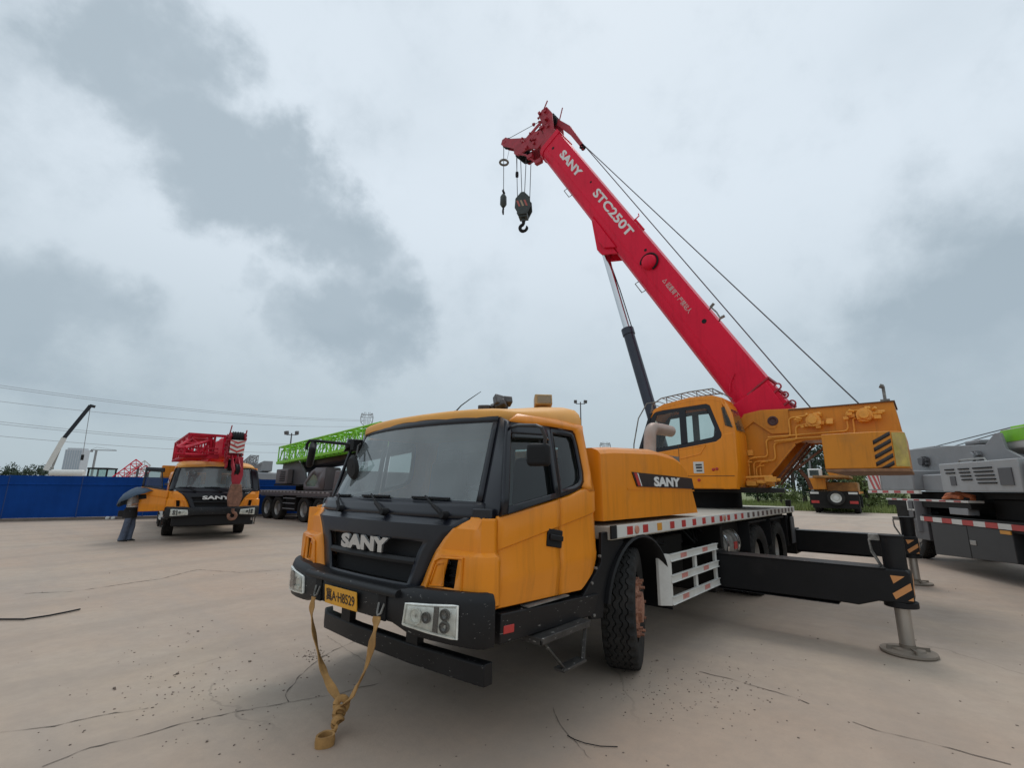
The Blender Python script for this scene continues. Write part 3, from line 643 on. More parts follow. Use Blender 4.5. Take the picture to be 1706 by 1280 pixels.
    # side guard
    for sg in (1, -1):
        b = MB(); y = sg*1.265
        b.hexa([V(p) for p in ((-2.82, sg*1.17, .47), (-2.90, y, .47), (-2.93, y, .47), (-2.82, sg*1.14, .47), (-2.82, sg*1.17, .985), (-2.90, y, .975), (-2.93, y, .975), (-2.82, sg*1.14, .985))])
        for z0, z1 in ((.90, .975), (.69, .765), (.475, .555)): b.bb((-2.9, y-sg*.02, z0), (-4.40, y+sg*.004, z1)); b.bb((-2.9, y-sg*.004, z1-.008), (-4.40, y+sg*.018, z1)); b.bb((-2.9, y-sg*.004, z0), (-4.40, y+sg*.018, z0+.008))
        for x in (-2.93, -3.68, -4.38): b.bb((x-.03, y-sg*.05, .48), (x+.03, y-sg*.016, .97))
        g = b.build('side_guard', WHT, root, bevel=.003)
        for z in (.94, .73, .515):
            for x in (-3.18, -3.86):
                q = MB(); q.bb((x, y+sg*.003, z-.024), (x-.17, y+sg*.007, z+.024)); q.build('reflective_mark', mat('faded_reflector', (.55, .22, .19), .5, var=.25, vscale=30), g)
    # tank, air cylinders, battery box
    b = MB(); b.lathe([(0, -.42), (.2, -.42), (.235, -.39), (.24, 0), (.235, .39), (.2, .42), (0, .42)], (-5.45, .92, .86), (1, 0, 0), 28); tk = b.build('air_tank', GALV, root, smooth=30)
    for x in (-5.2, -5.7):
        q = MB(); q.lathe([(.242, -.03), (.252, -.03), (.252, .03), (.242, .03)], (x, .92, .86), (1, 0, 0), 28); q.build('tank_strap', CHROME, tk)
    q = MB(); q.bb((-5.48, 1.155, .80), (-5.62, 1.168, .90)); q.build('tank_sticker', REFR, tk)
    b = MB(); b.bb((-5.0, -1.1, .5), (-6.0, -.6, 1.1)); b.build('battery_box', FRAME, root, bevel=.02)
    for sg in (1, -1):
        for x in (-6.65, -8.0):
            b = MB(); b.bb((x-.55, sg*.8, 1.13), (x+.55, sg*1.22, 1.16)); b.bb((x+.52, sg*.78, .72), (x+.545, sg*1.22, 1.14)); b.build('rear_mudguard', RUBTRIM, root)
    # hoses and underside clutter between the front wheel and the tank
    b = MB()
    for k in range(7):
        x = -2.9-.33*k; y = .8+.05*math.sin(k*2.1)
        b.tube([V((x, y, 1.18)), V((x-.06, y+.1, 1.05)), V((x-.2, y+.13, .98+.04*math.sin(k))), V((x-.38, y+.05, 1.06)), V((x-.45, y, 1.18))], .014, 6)
    b.build('hose', RUBTRIM, root)
    b = MB(); b.bb((-4.95, .55, .55), (-5.05, 1.15, 1.15)); b.build('tank_bulkhead', FRAME, root, bevel=.01)
    b = MB(); b.bb((-4.05, .5, .6), (-3.3, .95, 1.1)); b.build('equipment_box', FRAME, root, bevel=.02)
    # rear bumper frame
    b = MB(); b.bb((-9.44, -1.22, .62), (-9.52, 1.22, .80)); b.bb((-9.43, 1.10, .80), (-9.5, 1.2, 1.45)); b.bb((-9.43, -1.20, .80), (-9.5, -1.1, 1.45)); b.bb((-9.3, .6, .55), (-9.1, 1.15, 1.15)); b.build('rear_bumper', BLK, root, bevel=.01)
    b = MB(); b.bb((-9.43, 1.20, .60), (-9.15, 1.23, 1.12)); b.build('rear_lamp_box', GREYD, root, bevel=.01)

def outrigger(root, x, sg, ext=True, w=.30):
    y1 = 3.17 if ext else 1.27
    bx = MB(); bx.bb((x-.24, -1.22, .37), (x+.24, 1.22, .87)) if sg > 0 else None
    if sg > 0: bx.build('outrigger_box', FRAME, root, bevel=.012)
    L = y1-.5
    poly = [(.35, .84), (y1-.03, .84), (y1, .81), (y1+.005, .54), (y1-.05, .515), (y1-.30, .505), (y1-.48, .44), (y1-.62, .445), (.35, .425)]
    b = MB(); b.prism([(x-w/2, sg*y, z) for y, z in poly], (w, 0, 0)); bm = b.build('outrigger_beam', BLK, root, bevel=.012)
    q = MB(); q.bb((x-w/2-.012, sg*.5, .838), (x+w/2+.012, sg*(y1-.2), .846)); q.bb((x-w/2-.012, sg*.5, .418), (x+w/2+.012, sg*(y1-.66), .426)); q.build('beam_flange', BLKW, bm)
    yj = y1-.12
    q = MB(); q.cyl((x, sg*yj, .50), (x, sg*yj, 1.17), .105, n=24); q.cyl((x, sg*yj, 1.165), (x, sg*yj, 1.185), .115, n=24); q.cyl((x, sg*yj, .455), (x, sg*yj, .515), .15, n=24); q.build('jack_housing', BLK, bm, bevel=.006)
    if ext:
        q = MB(); q.cyl((x, sg*yj, .06), (x, sg*yj, .47), .068, n=24); q.build('jack_rod', mat('dull_chrome', (.40, .38, .35), .35, .8, var=.1, dirt=.3, dirtcol=(.3, .26, .22)), bm)
        q = MB(); q.lathe([(0, .0), (.235, 0), (.245, .012), (.24, .03), (.15, .035), (.14, .05), (.07, .055), (.07, .09), (0, .09)], (x, sg*yj, 0.002), (0, 0, 1), 32)
        for a in range(4): q.box((x+math.cos(a*1.57+.4)*.13, sg*yj+math.sin(a*1.57+.4)*.13, .05), (.12, .012, .04), (0, 0, a*1.57+.4))
        q.build('float_pad', mat('float_pad_steel', (.20, .165, .13), .8, var=.2, dirt=.4, dirtcol=(.26, .21, .17)), bm)
        q = MB()
        for d in (.03, -.03): q.tube([(x+d, sg*(yj-.12), .845), (x+d*1.6, sg*(yj-.19), 1.0), (x+d, sg*(yj-.20), 1.12), (x+d, sg*(yj-.10), 1.16)], .011, 6)
        q.box((x, sg*(yj-.15), 1.15), (.1, .1, .06)); q.build('jack_pipe', GALV, bm)
        for fx in (1,):
            xx = x+w/2*fx
            for pts in (((-.17, .78), (-.05, .78), (-.15, .70)), ((-.17, .60), (-.01, .72), (-.004, .655), (-.15, .545)), ((-.05, .545), (-.004, .58), (-.004, .545))):
                q = MB(); q.prism([(xx, sg*(y1+a), z) for a, z in pts], (.004, 0, 0)); q.build('warning_stripe', mat('amber_stripe', (.62, .27, .09), .5, var=.1, dirt=.3, dirtcol=(.4, .2, .1)), bm)
        q = MB(); q.prism([(x+.14, sg*(y1+.008), .60), (x+.14, sg*(y1+.008), .66), (x-.14, sg*(y1+.008), .78), (x-.14, sg*(y1+.008), .72)], (0, sg*.003, 0)); q.build('end_stripe', mat('amber_stripe', ()), bm)
    return bm

# ---------------------------------------------------------------- the slewing upper works: local frame, boom points +X, cab on the left (+Y), slew axis at the origin, z from the ground
def make_upper(root, boom_el, head_detail=True, L=10.6, lift=True):
    PIV = V((-1.45, 0, 2.86))
    up = root
    b = MB(); b.cyl((0, 0, 1.31), (0, 0, 1.60), .70, n=40); b.build('slew_ring', RUBTRIM, up)
    b = MB(); b.bb((-1.25, -1.1, 1.60), (1.0, 1.1, 1.69)); b.build('turntable', FRAME, up, bevel=.01)
    # two side plates of the turret
    prof = [(.75, 1.66), (.62, 2.05), (-.30, 2.30), (-.86, 2.78), (-1.02, 3.02), (-1.32, 3.07), (-1.75, 3.05), (-3.20, 3.02), (-3.24, 2.56), (-3.20, 2.48), (-1.95, 2.48), (-1.80, 2.43), (-1.38, 1.95), (-1.10, 1.66)]
    for y in (.46, -.50):
        b = MB(); b.prism([(x, y, z) for x, z in prof], (0, .04, 0)); tp = b.build('turret_plate', YEL2, up, bevel=.006)
        o = y+.04 if y > 0 else y; s = 1 if y > 0 else -1
        q = MB()   # raised doubler with a gable edge
        q.prism([(x, o, z) for x, z in ((-.45, 2.35), (-.88, 2.74), (-1.03, 3.0), (-1.32, 3.05), (-1.75, 3.03), (-1.76, 2.62), (-1.46, 2.62), (-1.18, 2.86), (-.7, 2.48))], (0, s*.035, 0)); q.build('doubler_plate', YEL2, tp, bevel=.004)
        q = MB(); q.lathe([(0, -.01), (.085, -.01), (.085, .03), (.06, .034), (.04, .02), (0, .02)], (-1.50, o+s*.02, 2.85), (0, s, 0), 24); q.build('pivot_pin', mat('dark_pin', (.06, .02, .02), .5), tp)
        q = MB(); q.prism([(-1.56, o, 2.76), (-1.40, o, 2.76), (-1.44, o, 2.72), (-1.52, o, 2.72)], (0, s*.05, 0)); q.build('pin_keeper', YEL2, tp)
        q = MB(); q.beam((-1.80, o+s*.03, 2.42), (-1.22, o+s*.03, 1.75), .05, .03); q.build('edge_stiffener', YEL2, tp)
    for a_, c_ in (((-3.18, -.46, 2.5), (-1.8, .46, 2.54)), ((-3.2, -.46, 2.54), (-3.16, .46, 3.0)), ((-1.1, -.46, 1.69), (-.9, .46, 2.2)), ((-2.6, -.46, 2.54), (-2.55, .46, 2.95))):
        b = MB(); b.bb(a_, c_); b.build('turret_web', YEL2, up)
    b = MB(); b.bb((-3.22, -.53, 3.018), (-1.76, .53, 3.035)); b.build('turret_cap', mat('dark_edge', (.12, .06, .03), .6), up)
    b = MB()
    for k in range(3): b.beam((-1.95, -.3+.3*k, 2.46), (-1.35, -.3+.3*k, 1.75), .06, .03)
    b.beam((-2.3, .2, 2.47), (-1.7, .2, 2.0), .035); b.tube([(-1.75, .1, 2.0), (-1.85, .1, 1.85), (-1.9, .12, 1.68)], .03, 8); b.build('under_brace', RUST, up)
    # winches between the plates
    for x in (-2.15, -2.85):
        b = MB(); b.lathe([(.24, -.40), (.24, -.36), (.15, -.36), (.15, .36), (.24, .36), (.24, .40)], (x, 0, 2.78), (0, 1, 0), 24); w = b.build('winch_drum', FRAME, up)
        q = MB(); q.lathe([(.19, -.35), (.20, -.34), (.20, .34), (.19, .35)], (x, 0, 2.78), (0, 1, 0), 24); q.build('rope_coil', ROPE, w)
    # hydraulic motors, valves and yellow pipes on the left plate
    rnd = random.Random(3)
    for x, z in ((-2.12, 2.80), (-2.82, 2.83)):
        b = MB(); b.cyl((x, .50, z), (x, .62, z), .11, n=20); b.cyl((x, .62, z), (x, .70, z), .065, n=16)
        for k in range(14):
            a = rnd.uniform(0, 6.28); r = rnd.uniform(.08, .22); s = rnd.uniform(.03, .075)
            b.box((x+math.cos(a)*r*1.25, .55+rnd.uniform(0, .08), z+math.sin(a)*r*.55), (s*1.5, s, s), (rnd.uniform(-.3, .3), 0, rnd.uniform(-.3, .3)))
        for k in range(5):
            a = rnd.uniform(0, 6.28); p = V((x+math.cos(a)*.2, .56, z+math.sin(a)*.1)); b.cyl(p, p+V((.08*math.cos(a), .05, .02)), .022, n=8)
        b.build('winch_motor', PALEY, up, bevel=.004)
    def pipe(pts, r=.013):
        P = [V(p) for p in pts]; out = [P[0]]
        for a, c, d in zip(P, P[1:], P[2:]):
            l = min(.07, (c-a).length*.4, (d-c).length*.4); u0 = c+(a-c).normalized()*l; u1 = c+(d-c).normalized()*l
            for k in range(5):
                t = k/4; out.append(u0*(1-t)**2+c*2*t*(1-t)+u1*t*t)
        out.append(P[-1]); b = MB(); b.tube(out, r, 8); b.build('hydraulic_pipe', PALEY, up)
    yo = .55
    pipe([(-2.05, yo, 2.90), (-1.75, yo, 2.88), (-1.75, yo, 2.56), (-1.36, yo, 2.53), (-1.36, yo, 2.22), (-1.0, yo, 2.22), (-1.0, yo, 1.72)])
    pipe([(-2.0, yo, 2.75), (-1.84, yo, 2.73), (-1.84, yo, 2.50), (-1.48, yo, 2.46), (-1.48, yo, 2.16), (-1.12, yo, 2.14), (-1.12, yo, 1.72)])
    pipe([(-2.75, yo, 2.92), (-2.58, yo, 2.92), (-2.58, yo, 2.60), (-1.88, yo, 2.58), (-1.40, yo+.03, 2.56)])
    pipe([(-2.70, yo, 2.80), (-2.66, yo, 2.78), (-2.66, yo, 2.53), (-1.90, yo, 2.52), (-1.50, yo+.03, 2.49)])
    for k, x in enumerate((-.93, -.97, -1.05, -1.16, -1.22)): pipe([(x, yo+.08-.02*k, 1.72), (x, yo+.08-.02*k, 2.05+.07*(k % 3)), (x-.14, yo+.06, 2.07+.07*(k % 3))], .013)
    b = MB(); 
    for k in range(16): b.box((-1.15+rnd.uniform(-.28, .3), .68+rnd.uniform(-.1, .15), 1.74+rnd.uniform(0, .1)), (rnd.uniform(.06, .18), rnd.uniform(.05, .1), rnd.uniform(.04, .09)))
    b.cyl((-.9, .72, 1.80), (-1.55, .68, 1.82), .028, n=10); b.cyl((-1.0, .78, 1.86), (-1.45, .74, 1.88), .022, n=10); b.build('valve_block', PALEY, up, bevel=.005)
    b = MB(); b.box((-1.05, .55, 2.3), (.16, .08, .1)); b.build('valve_cap', PALEY, up, bevel=.005)
    # counterweight
    b = MB(); n = 10
    def cw(z, s):
        o = []
        for x, y in ((-2.28, -1.2), (-2.28, 1.2)): o.append((x, y))
        for k in range(n+1):
            a = k/n*math.pi/2; o.append((-2.98-.30*math.sin(a)*s, 1.2-.34*(1-math.cos(a))*s))
        for k in range(n+1):
            a = (1-k/n)*math.pi/2; o.append((-2.98-.30*math.sin(a)*s, -1.2+.34*(1-math.cos(a))*s))
        return [V((x, y, z)) for x, y in o]
    b.loft([cw(1.97, 1), cw(2.50, 1)]); c = b.build('counterweight', YEL2, up, bevel=.012, smooth=30)
    b = MB(); b.loft([[V((p.x*1.004-.0, p.y*1.012, p.z)) for p in cw(1.93, 1)], [V((p.x*1.004, p.y*1.012, p.z)) for p in cw(1.969, 1)]]); b.build('base_slab', mat('scuffed_yellow_edge', (.28, .14, .07), .7, var=.3, vscale=9, dirt=.5, dirtcol=(.15, .10, .08)), c)
    dk = mat('stripe_black', (.025, .02, .02), .5); 
    def skin(t, z, o=.004):          # along the left rear corner of the counterweight, t in metres from the start of the curve
        a = min(max(t/.5, 0), 1)*math.pi/2
        if t < 0: return V((-2.98-t, 1.2+o, z))
        return V((-2.98-(.30+o)*math.sin(a), 1.2-.34*(1-math.cos(a))+o*math.cos(a), z))
    for k in range(5):
        z0 = 2.40-.105*k; q = MB(); q.grid(lambda s, t: skin(lerp(-.07, .15, s), min(2.495, max(1.975, z0-.09+.13*s+.06*t))), 8, 1); q.build('warning_stripe', dk, c, solid=.003, offs=0)
    q = MB(); q.grid(lambda s, t: skin(lerp(.17, .5, s), lerp(2.0, 2.48, t)), 8, 1); q.build('sun_bleached_patch', mat('scraped_yellow', (.55, .42, .10), .6, var=.3, vscale=5, dirt=.6, dscale=6, dirtcol=(.42, .30, .16)), c)
    b = MB(); b.cyl((-3.10, .38, 3.03), (-3.10, .38, 3.30), .022, n=8); b.box((-3.10, .38, 3.05), (.12, .1, .06)); b.cyl((-3.10, .38, 3.29), (-3.06, .38, 3.31), .035, n=8); b.build('marker_post', GALV, up)
    if True: upper_cab(up)
    return PIV

def upper_cab(up):
    """operator cab: local x forward, outer side at y = 1.25"""
    yo, yi = 1.25, .56
    side = [(-1.0, 1.66), (-1.05, 2.05), (-1.04, 2.70), (-.94, 3.12), (-.86, 3.24), (-.70, 3.29), (-.30, 3.30), (.20, 3.22), (.38, 3.14), (.44, 3.06)]
    # lower body and back as one shell
    low = [(-1.0, 1.66), (-1.05, 2.05), (-1.04, 2.62), (-.84, 2.60), (-.80, 2.53), (-.72, 2.48), (-.17, 2.40), (.70, 2.29), (.72, 2.2), (.60, 1.66)]
    b = MB(); b.prism([(x, yo-.04, z) for x, z in low], (0, .04, 0)); cb = b.build('operator_cab', YEL, up, bevel=.02, seg=3)
    b = MB(); b.prism([(x, yi, z) for x, z in low], (0, .03, 0)); b.build('cab_inner_side', YEL, cb)
    # rounded rear: loft around the back corner
    b = MB(); rings = []
    for z, dx in ((1.66, .05), (2.05, 0), (2.62, .01), (2.95, .06), (3.12, .12), (3.22, .18)):
        xb = -1.06+dx
        outer = [(xb+.22, yo), (xb+.12, yo-.005), (xb+.05, yo-.04), (xb+.01, yo-.10), (xb, yo-.2), (xb, yi+.1), (xb+.03, yi)]
        inner = [(x+.03, y-.025 if y > .9 else y) for x, y in outer]
        rings.append([V((x, y-.02*(z-1.66)*0, z)) for x, y in outer+inner[::-1]])
    b.loft(rings); b.build('rear_panel', YEL, cb, smooth=40)
    # upper rear side panel and window frames on the outer side
    for y, d in ((yo-.036, .035), (yi, .03)):
        b = MB(); b.prism([(x, y, z) for x, z in ((-.88, 2.60), (-.845, 2.60), (-.81, 2.64), (-.66, 3.12), (-.60, 3.15), (.2, 3.11), (.44, 3.08), (.38, 3.15), (.2, 3.23), (-.3, 3.3), (-.70, 3.29), (-.88, 3.22))], (0, d, 0)); b.build('upper_side', YEL, cb, bevel=.012)
        f0_, f1_ = (yo-.028, .024) if y > .9 else (yi+.002, .024)
        fr = MB()
        out_ = [(-.83, 2.60), (-.80, 2.53), (-.72, 2.48), (-.17, 2.40), (.70, 2.29), (.46, 3.08), (.2, 3.115), (-.60, 3.155), (-.66, 3.13), (-.745, 2.86)]
        A_ = [(-.745, 2.86), (-.66, 3.13), (-.60, 3.155), (-.16, 3.135), (-.16, 3.07), (-.56, 3.08), (-.60, 3.05), (-.735, 2.64), (-.715, 2.58), (-.66, 2.55), (-.22, 2.475), (-.16, 2.40), (-.72, 2.475), (-.80, 2.53), (-.83, 2.60)]
        for poly in ([(-.83, 2.60), (-.80, 2.53), (-.72, 2.47), (-.17, 2.395), (-.17, 2.47), (-.66, 2.55), (-.715, 2.585), (-.735, 2.64)], [(-.83, 2.60), (-.735, 2.64), (-.605, 3.05), (-.66, 3.13)], [(-.66, 3.13), (-.605, 3.05), (-.57, 3.075), (-.22, 3.07), (-.22, 3.14), (-.60, 3.155)],
                     [(-.22, 2.465), (-.10, 2.455), (-.10, 3.135), (-.22, 3.14)], [(-.17, 2.395), (.70, 2.285), (.60, 2.37), (-.10, 2.46), (-.17, 2.47)], [(.70, 2.285), (.46, 3.08), (.34, 3.03), (.585, 2.372)], [(.46, 3.08), (.2, 3.115), (-.10, 3.135), (-.10, 3.065), (.34, 3.03)]):
            fr.prism([(x, f0_, z) for x, z in poly], (0, f1_, 0))
        fr.build('window_frame', NAVY, cb)
        for nm, pts in (('rear_side_pane', ((-.58, 3.08), (-.74, 2.62), (-.68, 2.55), (-.2, 2.46), (-.2, 3.08))), ('door_pane', ((-.11, 2.455), (.60, 2.36), (.35, 3.04), (-.11, 3.08)))):
            q = MB(); q.add([(x, yo-.02 if y > .9 else yi+.014, z) for x, z in pts], [tuple(range(len(pts)))]); q.build(nm, CLG, cb, smooth=0)
    b = MB(); rings = []
    for x, z in ((-.90, 3.16), (-.86, 3.25), (-.70, 3.31), (-.30, 3.325), (.20, 3.245), (.38, 3.16), (.46, 3.06)):
        rings.append([V((x, y, z-d)) for y, d in ((yi, .03), (yi+.05, 0), (yo-.08, 0), (yo-.01, .03), (yo+.004, .08), (yo-.03, .10), (yi, .10))])
    b.loft(rings); b.build('cab_roof', YEL, cb, smooth=40)
    q = MB(); q.add([(.46, yi+.03, 3.05), (.46, yo-.03, 3.05), (.74, yo-.03, 2.32), (.74, yi+.03, 2.32)], [(0, 1, 2, 3)]); q.build('cab_windscreen', CLG, cb, smooth=0)
    q = MB()
    for y in (yi+.02, yo-.02): q.beam((.45, y, 3.07), (.74, y, 2.30), .06, .05)
    q.beam((.74, yi, 2.32), (.74, yo, 2.32), .06); q.build('windscreen_post', NAVY, cb)
    q = MB(); q.prism([(x, yo-.03, z) for x, z in ((.66, 1.68), (.74, 2.3), (.70, 2.3), (.60, 1.68))], (0, -(yo-yi-.05), 0)); q.build('cab_front', YEL, cb)
    # rear quarter pane in the back corner
    q = MB(); q.add([V((-1.055, yo-.14, 2.66)), V((-1.062, yi+.12, 2.66)), V((-.985, yi+.16, 3.04)), V((-.975, yo-.16, 3.04))], [(0, 1, 2, 3)]); q.build('rear_pane', CLG, cb, smooth=0, solid=.01, offs=0)
    q = MB()   # quarter-light wrapping the rear corner
    q.add([V((-1.012, yo-.035, 2.70)), V((-.90, yo+.004, 2.74)), V((-.855, yo+.003, 3.06)), V((-.90, yo-.03, 3.08))], [(0, 1, 2, 3)]); q.build('corner_light', SDG, cb, smooth=0, solid=.012, offs=0)
    # door seam, pressed line, label, marker lamps
    q = MB(); q.bb((-.055, yo-.001, 1.70), (-.045, yo+.003, 2.43)); q.bb((-.98, yo-.001, 1.875), (.62, yo+.004, 1.885)); q.build('door_seam', mat('seam_brown', (.12, .05, .01), .6), cb)  # dark brown strips drawn along the seams
    q = MB(); q.tube([V((-.06, yo, 2.19)), V((-.40, yo, 2.26)), V((-.44, yo, 2.27)), V((-.54, yo, 2.42))], .012, 6); q.tube([V((-.06, yo, 2.36)), V((-.54, yo, 2.43))], .008, 6); q.build('pressed_line', YEL, cb)
    q = MB(); q.bb((-.30, yo, 1.93), (-.48, yo+.006, 2.13)); lb = q.build('safety_label', WHT, cb)
    for k, (a, c2, h) in enumerate(((-.34, -.45, .03), (-.345, -.45, .035), (-.35, -.45, .025))):
        q = MB(); q.bb((a, yo+.004, 2.06-.05*k), (c2, yo+.009, 2.06-.05*k+h)); q.build('label_print', INTD, cb)
    for x, z in ((-.70, 2.0), (-.64, 1.99), (-.38, 1.81)):
        q = MB(); q.lathe([(0, .02), (.022, .015), (.028, 0)], (x, yo, z), (0, 1, 0), 12); q.build('marker_lamp', REFR, cb)
    # seat inside, floor
    q = MB(); q.bb((-.95, yi+.03, 1.68), (.58, yo-.05, 1.74)); q.box((-.45, .9, 2.12), (.45, .45, .14)); q.box((-.68, .9, 2.45), (.12, .44, .62), (0, -.15, 0)); q.box((-.45, .9, 1.9), (.3, .3, .3)); q.box((.3, .9, 2.1), (.1, .3, .5)); q.build('operator_seat', INTD, cb, bevel=.03)
    # roof guard rail and washer hose
    q = MB(); pts = [V((.50, yo-.05, 2.98)), V((.43, yo-.05, 3.26)), V((.25, yo-.05, 3.36)), V((-.3, yo-.05, 3.42)), V((-.72, yo-.05, 3.43)), V((-.88, yo-.05, 3.30))]
    for y in (yo-.06, yi+.08): q.tube([V((p.x, y, p.z)) for p in pts], .012, 6)
    for k in range(13): 
        t = k/12; p = lerp(pts[1], pts[4], t); z = interp(((-.72, 3.43), (-.3, 3.42), (.25, 3.36), (.43, 3.26)), p.x); q.tube([V((p.x, yo-.06, z)), V((p.x, yi+.08, z))], .008, 5); 
        if k % 3 == 0: q.tube([V((p.x, yo-.06, z)), V((p.x, yo-.06, z-.12))], .01, 5)
    q.build('roof_guard', GALV, cb)
    q = MB(); q.tube([V((.30, yo-.04, 3.30)), V((.52, yo, 3.28)), V((.70, yo+.02, 3.0)), V((.82, yo+.02, 2.5)), V((.86, yo, 2.0)), V((.80, yo-.1, 1.72))], .012, 6); q.build('grab_rail', GALV, cb)

def boom_section(w, h, z0=0):       # cross-section in local boom frame: (side, up); u-shaped below
    hw = w/2; return [(-hw, h), (-hw, .30*h), (-hw*.94, .20*h), (-hw*.74, .09*h), (-hw*.42, .02*h), (0, 0), (hw*.42, .02*h), (hw*.74, .09*h), (hw*.94, .20*h), (hw, .30*h), (hw, h)]
def make_boom(root, PIV, el, L=10.3, cyl=True, head=True, w=.62, h=.80, hk=1.0, foot=(.66, 1.98), letter=True, lowdet=False):
    """boom in the local x-z plane of the upper works; returns the boom frame mapping"""
    d = V((math.cos(el), 0, math.sin(el))); n = V((-math.sin(el), 0, math.cos(el))); sd = V((0, 1, 0))
    O = PIV + n*(-.40) - d*.25                      # underside at the foot
    F = lambda s, y, u: O + d*s + sd*y + n*u
    sec = boom_section(w, h)
    b = MB(); b.loft([[F(s, y, u) for y, u in sec] for s in (.25, 3, 6, L-.15)]); bo = b.build('boom', RED, root, smooth=25)
    for sg in (1, -1):
        b = MB(); b.tube([F(.4, sg*w/2, .27), F(L-.3, sg*w/2, .27)], .010, 5); b.build('weld_seam', RED, bo)
    # foot lugs and collars
    b = MB()
    for sg in (1, -1):
        b.prism([F(s, sg*.26, u) for s, u in ((.9, .0), (.9, .75), (.25, .72), (-.05, .45), (-.08, .18), (.1, -.02))], sd*sg*.09)
    b.build('foot_lug', RED, bo, bevel=.01)
    b = MB()
    for k in range(3):
        s = .35+.28*k
        for sg in (1, -1): b.beam(F(s, sg*(w/2+.012), .35), F(s+.05, sg*(w/2+.012), .82), .03, .03)
        b.beam(F(s+.05, -w/2, .82), F(s+.05, w/2, .82), .04)
        c = F(s*.7+.1, w/2-.02, h+.05); b.tube([c + d*math.cos(a)*.055 + n*math.sin(a)*.055 for a in [2*math.pi*i/12 for i in range(13)]], .016, 6, False)
    b.box(F(.0, .1, h), (.22, .16, .14)); b.build('foot_ring', REDD, bo)
    # front collar, head box, sheaves
    b = MB(); b.loft([[F(s, y*1.06, (u-.4)*1.07+.4) for y, u in sec] for s in (L-.32, L-.16)]); b.build('boom_collar', RED, bo, smooth=25)
    F0 = F
    if hk != 1: F = lambda s, y, u: F0(L+(s-L)*hk if s > L-2 else s, y*hk, (u-.4)*hk+h*.5) if s > L-1.3 else F0(s, y, u)
    if head:
        b = MB(); b.loft([[F(s, y*k, (u-.4)*k+.4) for y, u in sec] for s, k in ((L-.16, .92), (L+.25, .90))])
        for sg in (1, -1):
            b.prism([F(L+s, sg*.24, u) for s, u in ((.0, .75), (.55, 1.0), (.90, 1.0), (.98, .84), (.90, .66), (.60, .62), (.42, .50), (.0, .42))], sd*sg*.045)
            b.prism([F(L+s, sg*.24, u) for s, u in ((.0, .40), (.42, .48), (.60, .30), (.66, .0), (.88, -.30), (.86, -.48), (.70, -.56), (.50, -.50), (.34, -.14), (.0, .08))], sd*sg*.045)
            b.prism([F(L+s, sg*.26, u) for s, u in ((.60, .66), (.70, .66), (.74, -.1), (.64, -.1))], sd*sg*.03)
        for s, u in ((.80, .85), (.62, .1)): b.cyl(F(L+s, -.26, u), F(L+s, .26, u), .05, n=12)
        hd = b.build('boom_head', REDD, root, bevel=.006)
        for (s, u, r) in ((.66, -.40, .19), (.80, .82, .17), (.52, .38, .15)):
            for y in (-.15, -.05, .05, .15):
                q = MB(); q.lathe([(r*.3, -.03), (r, -.035), (r*.86, 0), (r, .035), (r*.3, .03)], F(L+s, y, u), sd, 24); q.build('sheave', RUBTRIM, hd)
        # auxiliary sheave arm at the very tip
        q = MB()
        for sg in (1, -1): q.prism([F(L+s, sg*.09, u) for s, u in ((.62, -.05), (.85, .05), (1.62, -.46), (1.78, -.50), (1.84, -.64), (1.74, -.76), (1.56, -.72), (.74, -.34))], sd*sg*.03)
        q.cyl(F(L+1.68, -.13, -.62), F(L+1.68, .13, -.62), .05, n=10); q.build('auxiliary_arm', REDD, hd, bevel=.006)
        q = MB(); q.lathe([(.04, -.04), (.17, -.045), (.14, 0), (.17, .045), (.04, .04)], F(L+1.66, 0, -.60), sd, 24); q.build('auxiliary_sheave', RUBTRIM, hd)
        rr = random.Random(5); q = MB()
        for k in range(70):
            s = rr.uniform(.25, .95); u = rr.uniform(-.3, .98); sz_ = rr.uniform(.03, .085); q.box(F(L+s, rr.choice((-1, 1))*rr.uniform(.24, .33), u), (sz_, sz_*rr.uniform(.5, 1.5), sz_*rr.uniform(.5, 1.5)), (0, rr.uniform(-1, 1), 0))
        q.tube([F(L+.9, .3, .9), F(L+1.02, .3, 1.12)], .02, 5); q.tube([F(L+.75, -.3, .95), F(L+1.05, -.3, 1.28)], .018, 5); q.tube([F(L+.93, -.1, .55), F(L+1.18, -.12, .48)], .016, 5); q.tube([F(L+.5, .31, -.45), F(L+.2, .31, -.30), F(L-.35, .3, -.2), F(L-.5, .3, .0)], .03, 6); q.box(F(L+.0, .3, -.22), (.18, .1, .12)); q.box(F(L-.42, .28, -.12), (.22, .12, .12))
        tag(q.build('head_fittings', REDD, hd), kind='stuff')
        q = MB(); q.prism([F(L+s, -.05, u) for s, u in ((.30, .88), (.45, 1.0), (-.15, 1.12), (-1.12, 1.06), (-1.18, .96), (-.4, .97))], sd*.10); q.build('rope_guide_arm', REDD, hd, bevel=.006)
        q = MB(); q.lathe([(.02, -.05), (.075, -.05), (.06, 0), (.075, .05), (.02, .05)], F(L-1.10, 0, 1.0), sd, 18); q.build('guide_roller', RUBTRIM, hd)
    F = F0
    # lift cylinder bracket and fittings along the boom
    sb = 5.95
    b = MB()
    for sg in (1, -1): b.prism([F(s, sg*.20, u) for s, u in ((sb-.42, .05), (sb-.12, -.27), (sb+.10, -.29), (sb+.95, .05))], sd*sg*.05)
    b.prism([F(s, -.31, u) for s, u in ((sb-.3, .12), (sb-.05, -.12), (sb+.2, -.12), (sb+.95, .12))], sd*.62)
    b.build('cylinder_bracket', RED, bo, bevel=.01)
    q = MB(); c = F(4.65, w/2, .49); q.lathe([(0, .0), (.17, .0), (.18, .03), (.15, .10), (.12, .12), (0, .12)], c, sd, 28); q.build('round_cover', RED, bo)
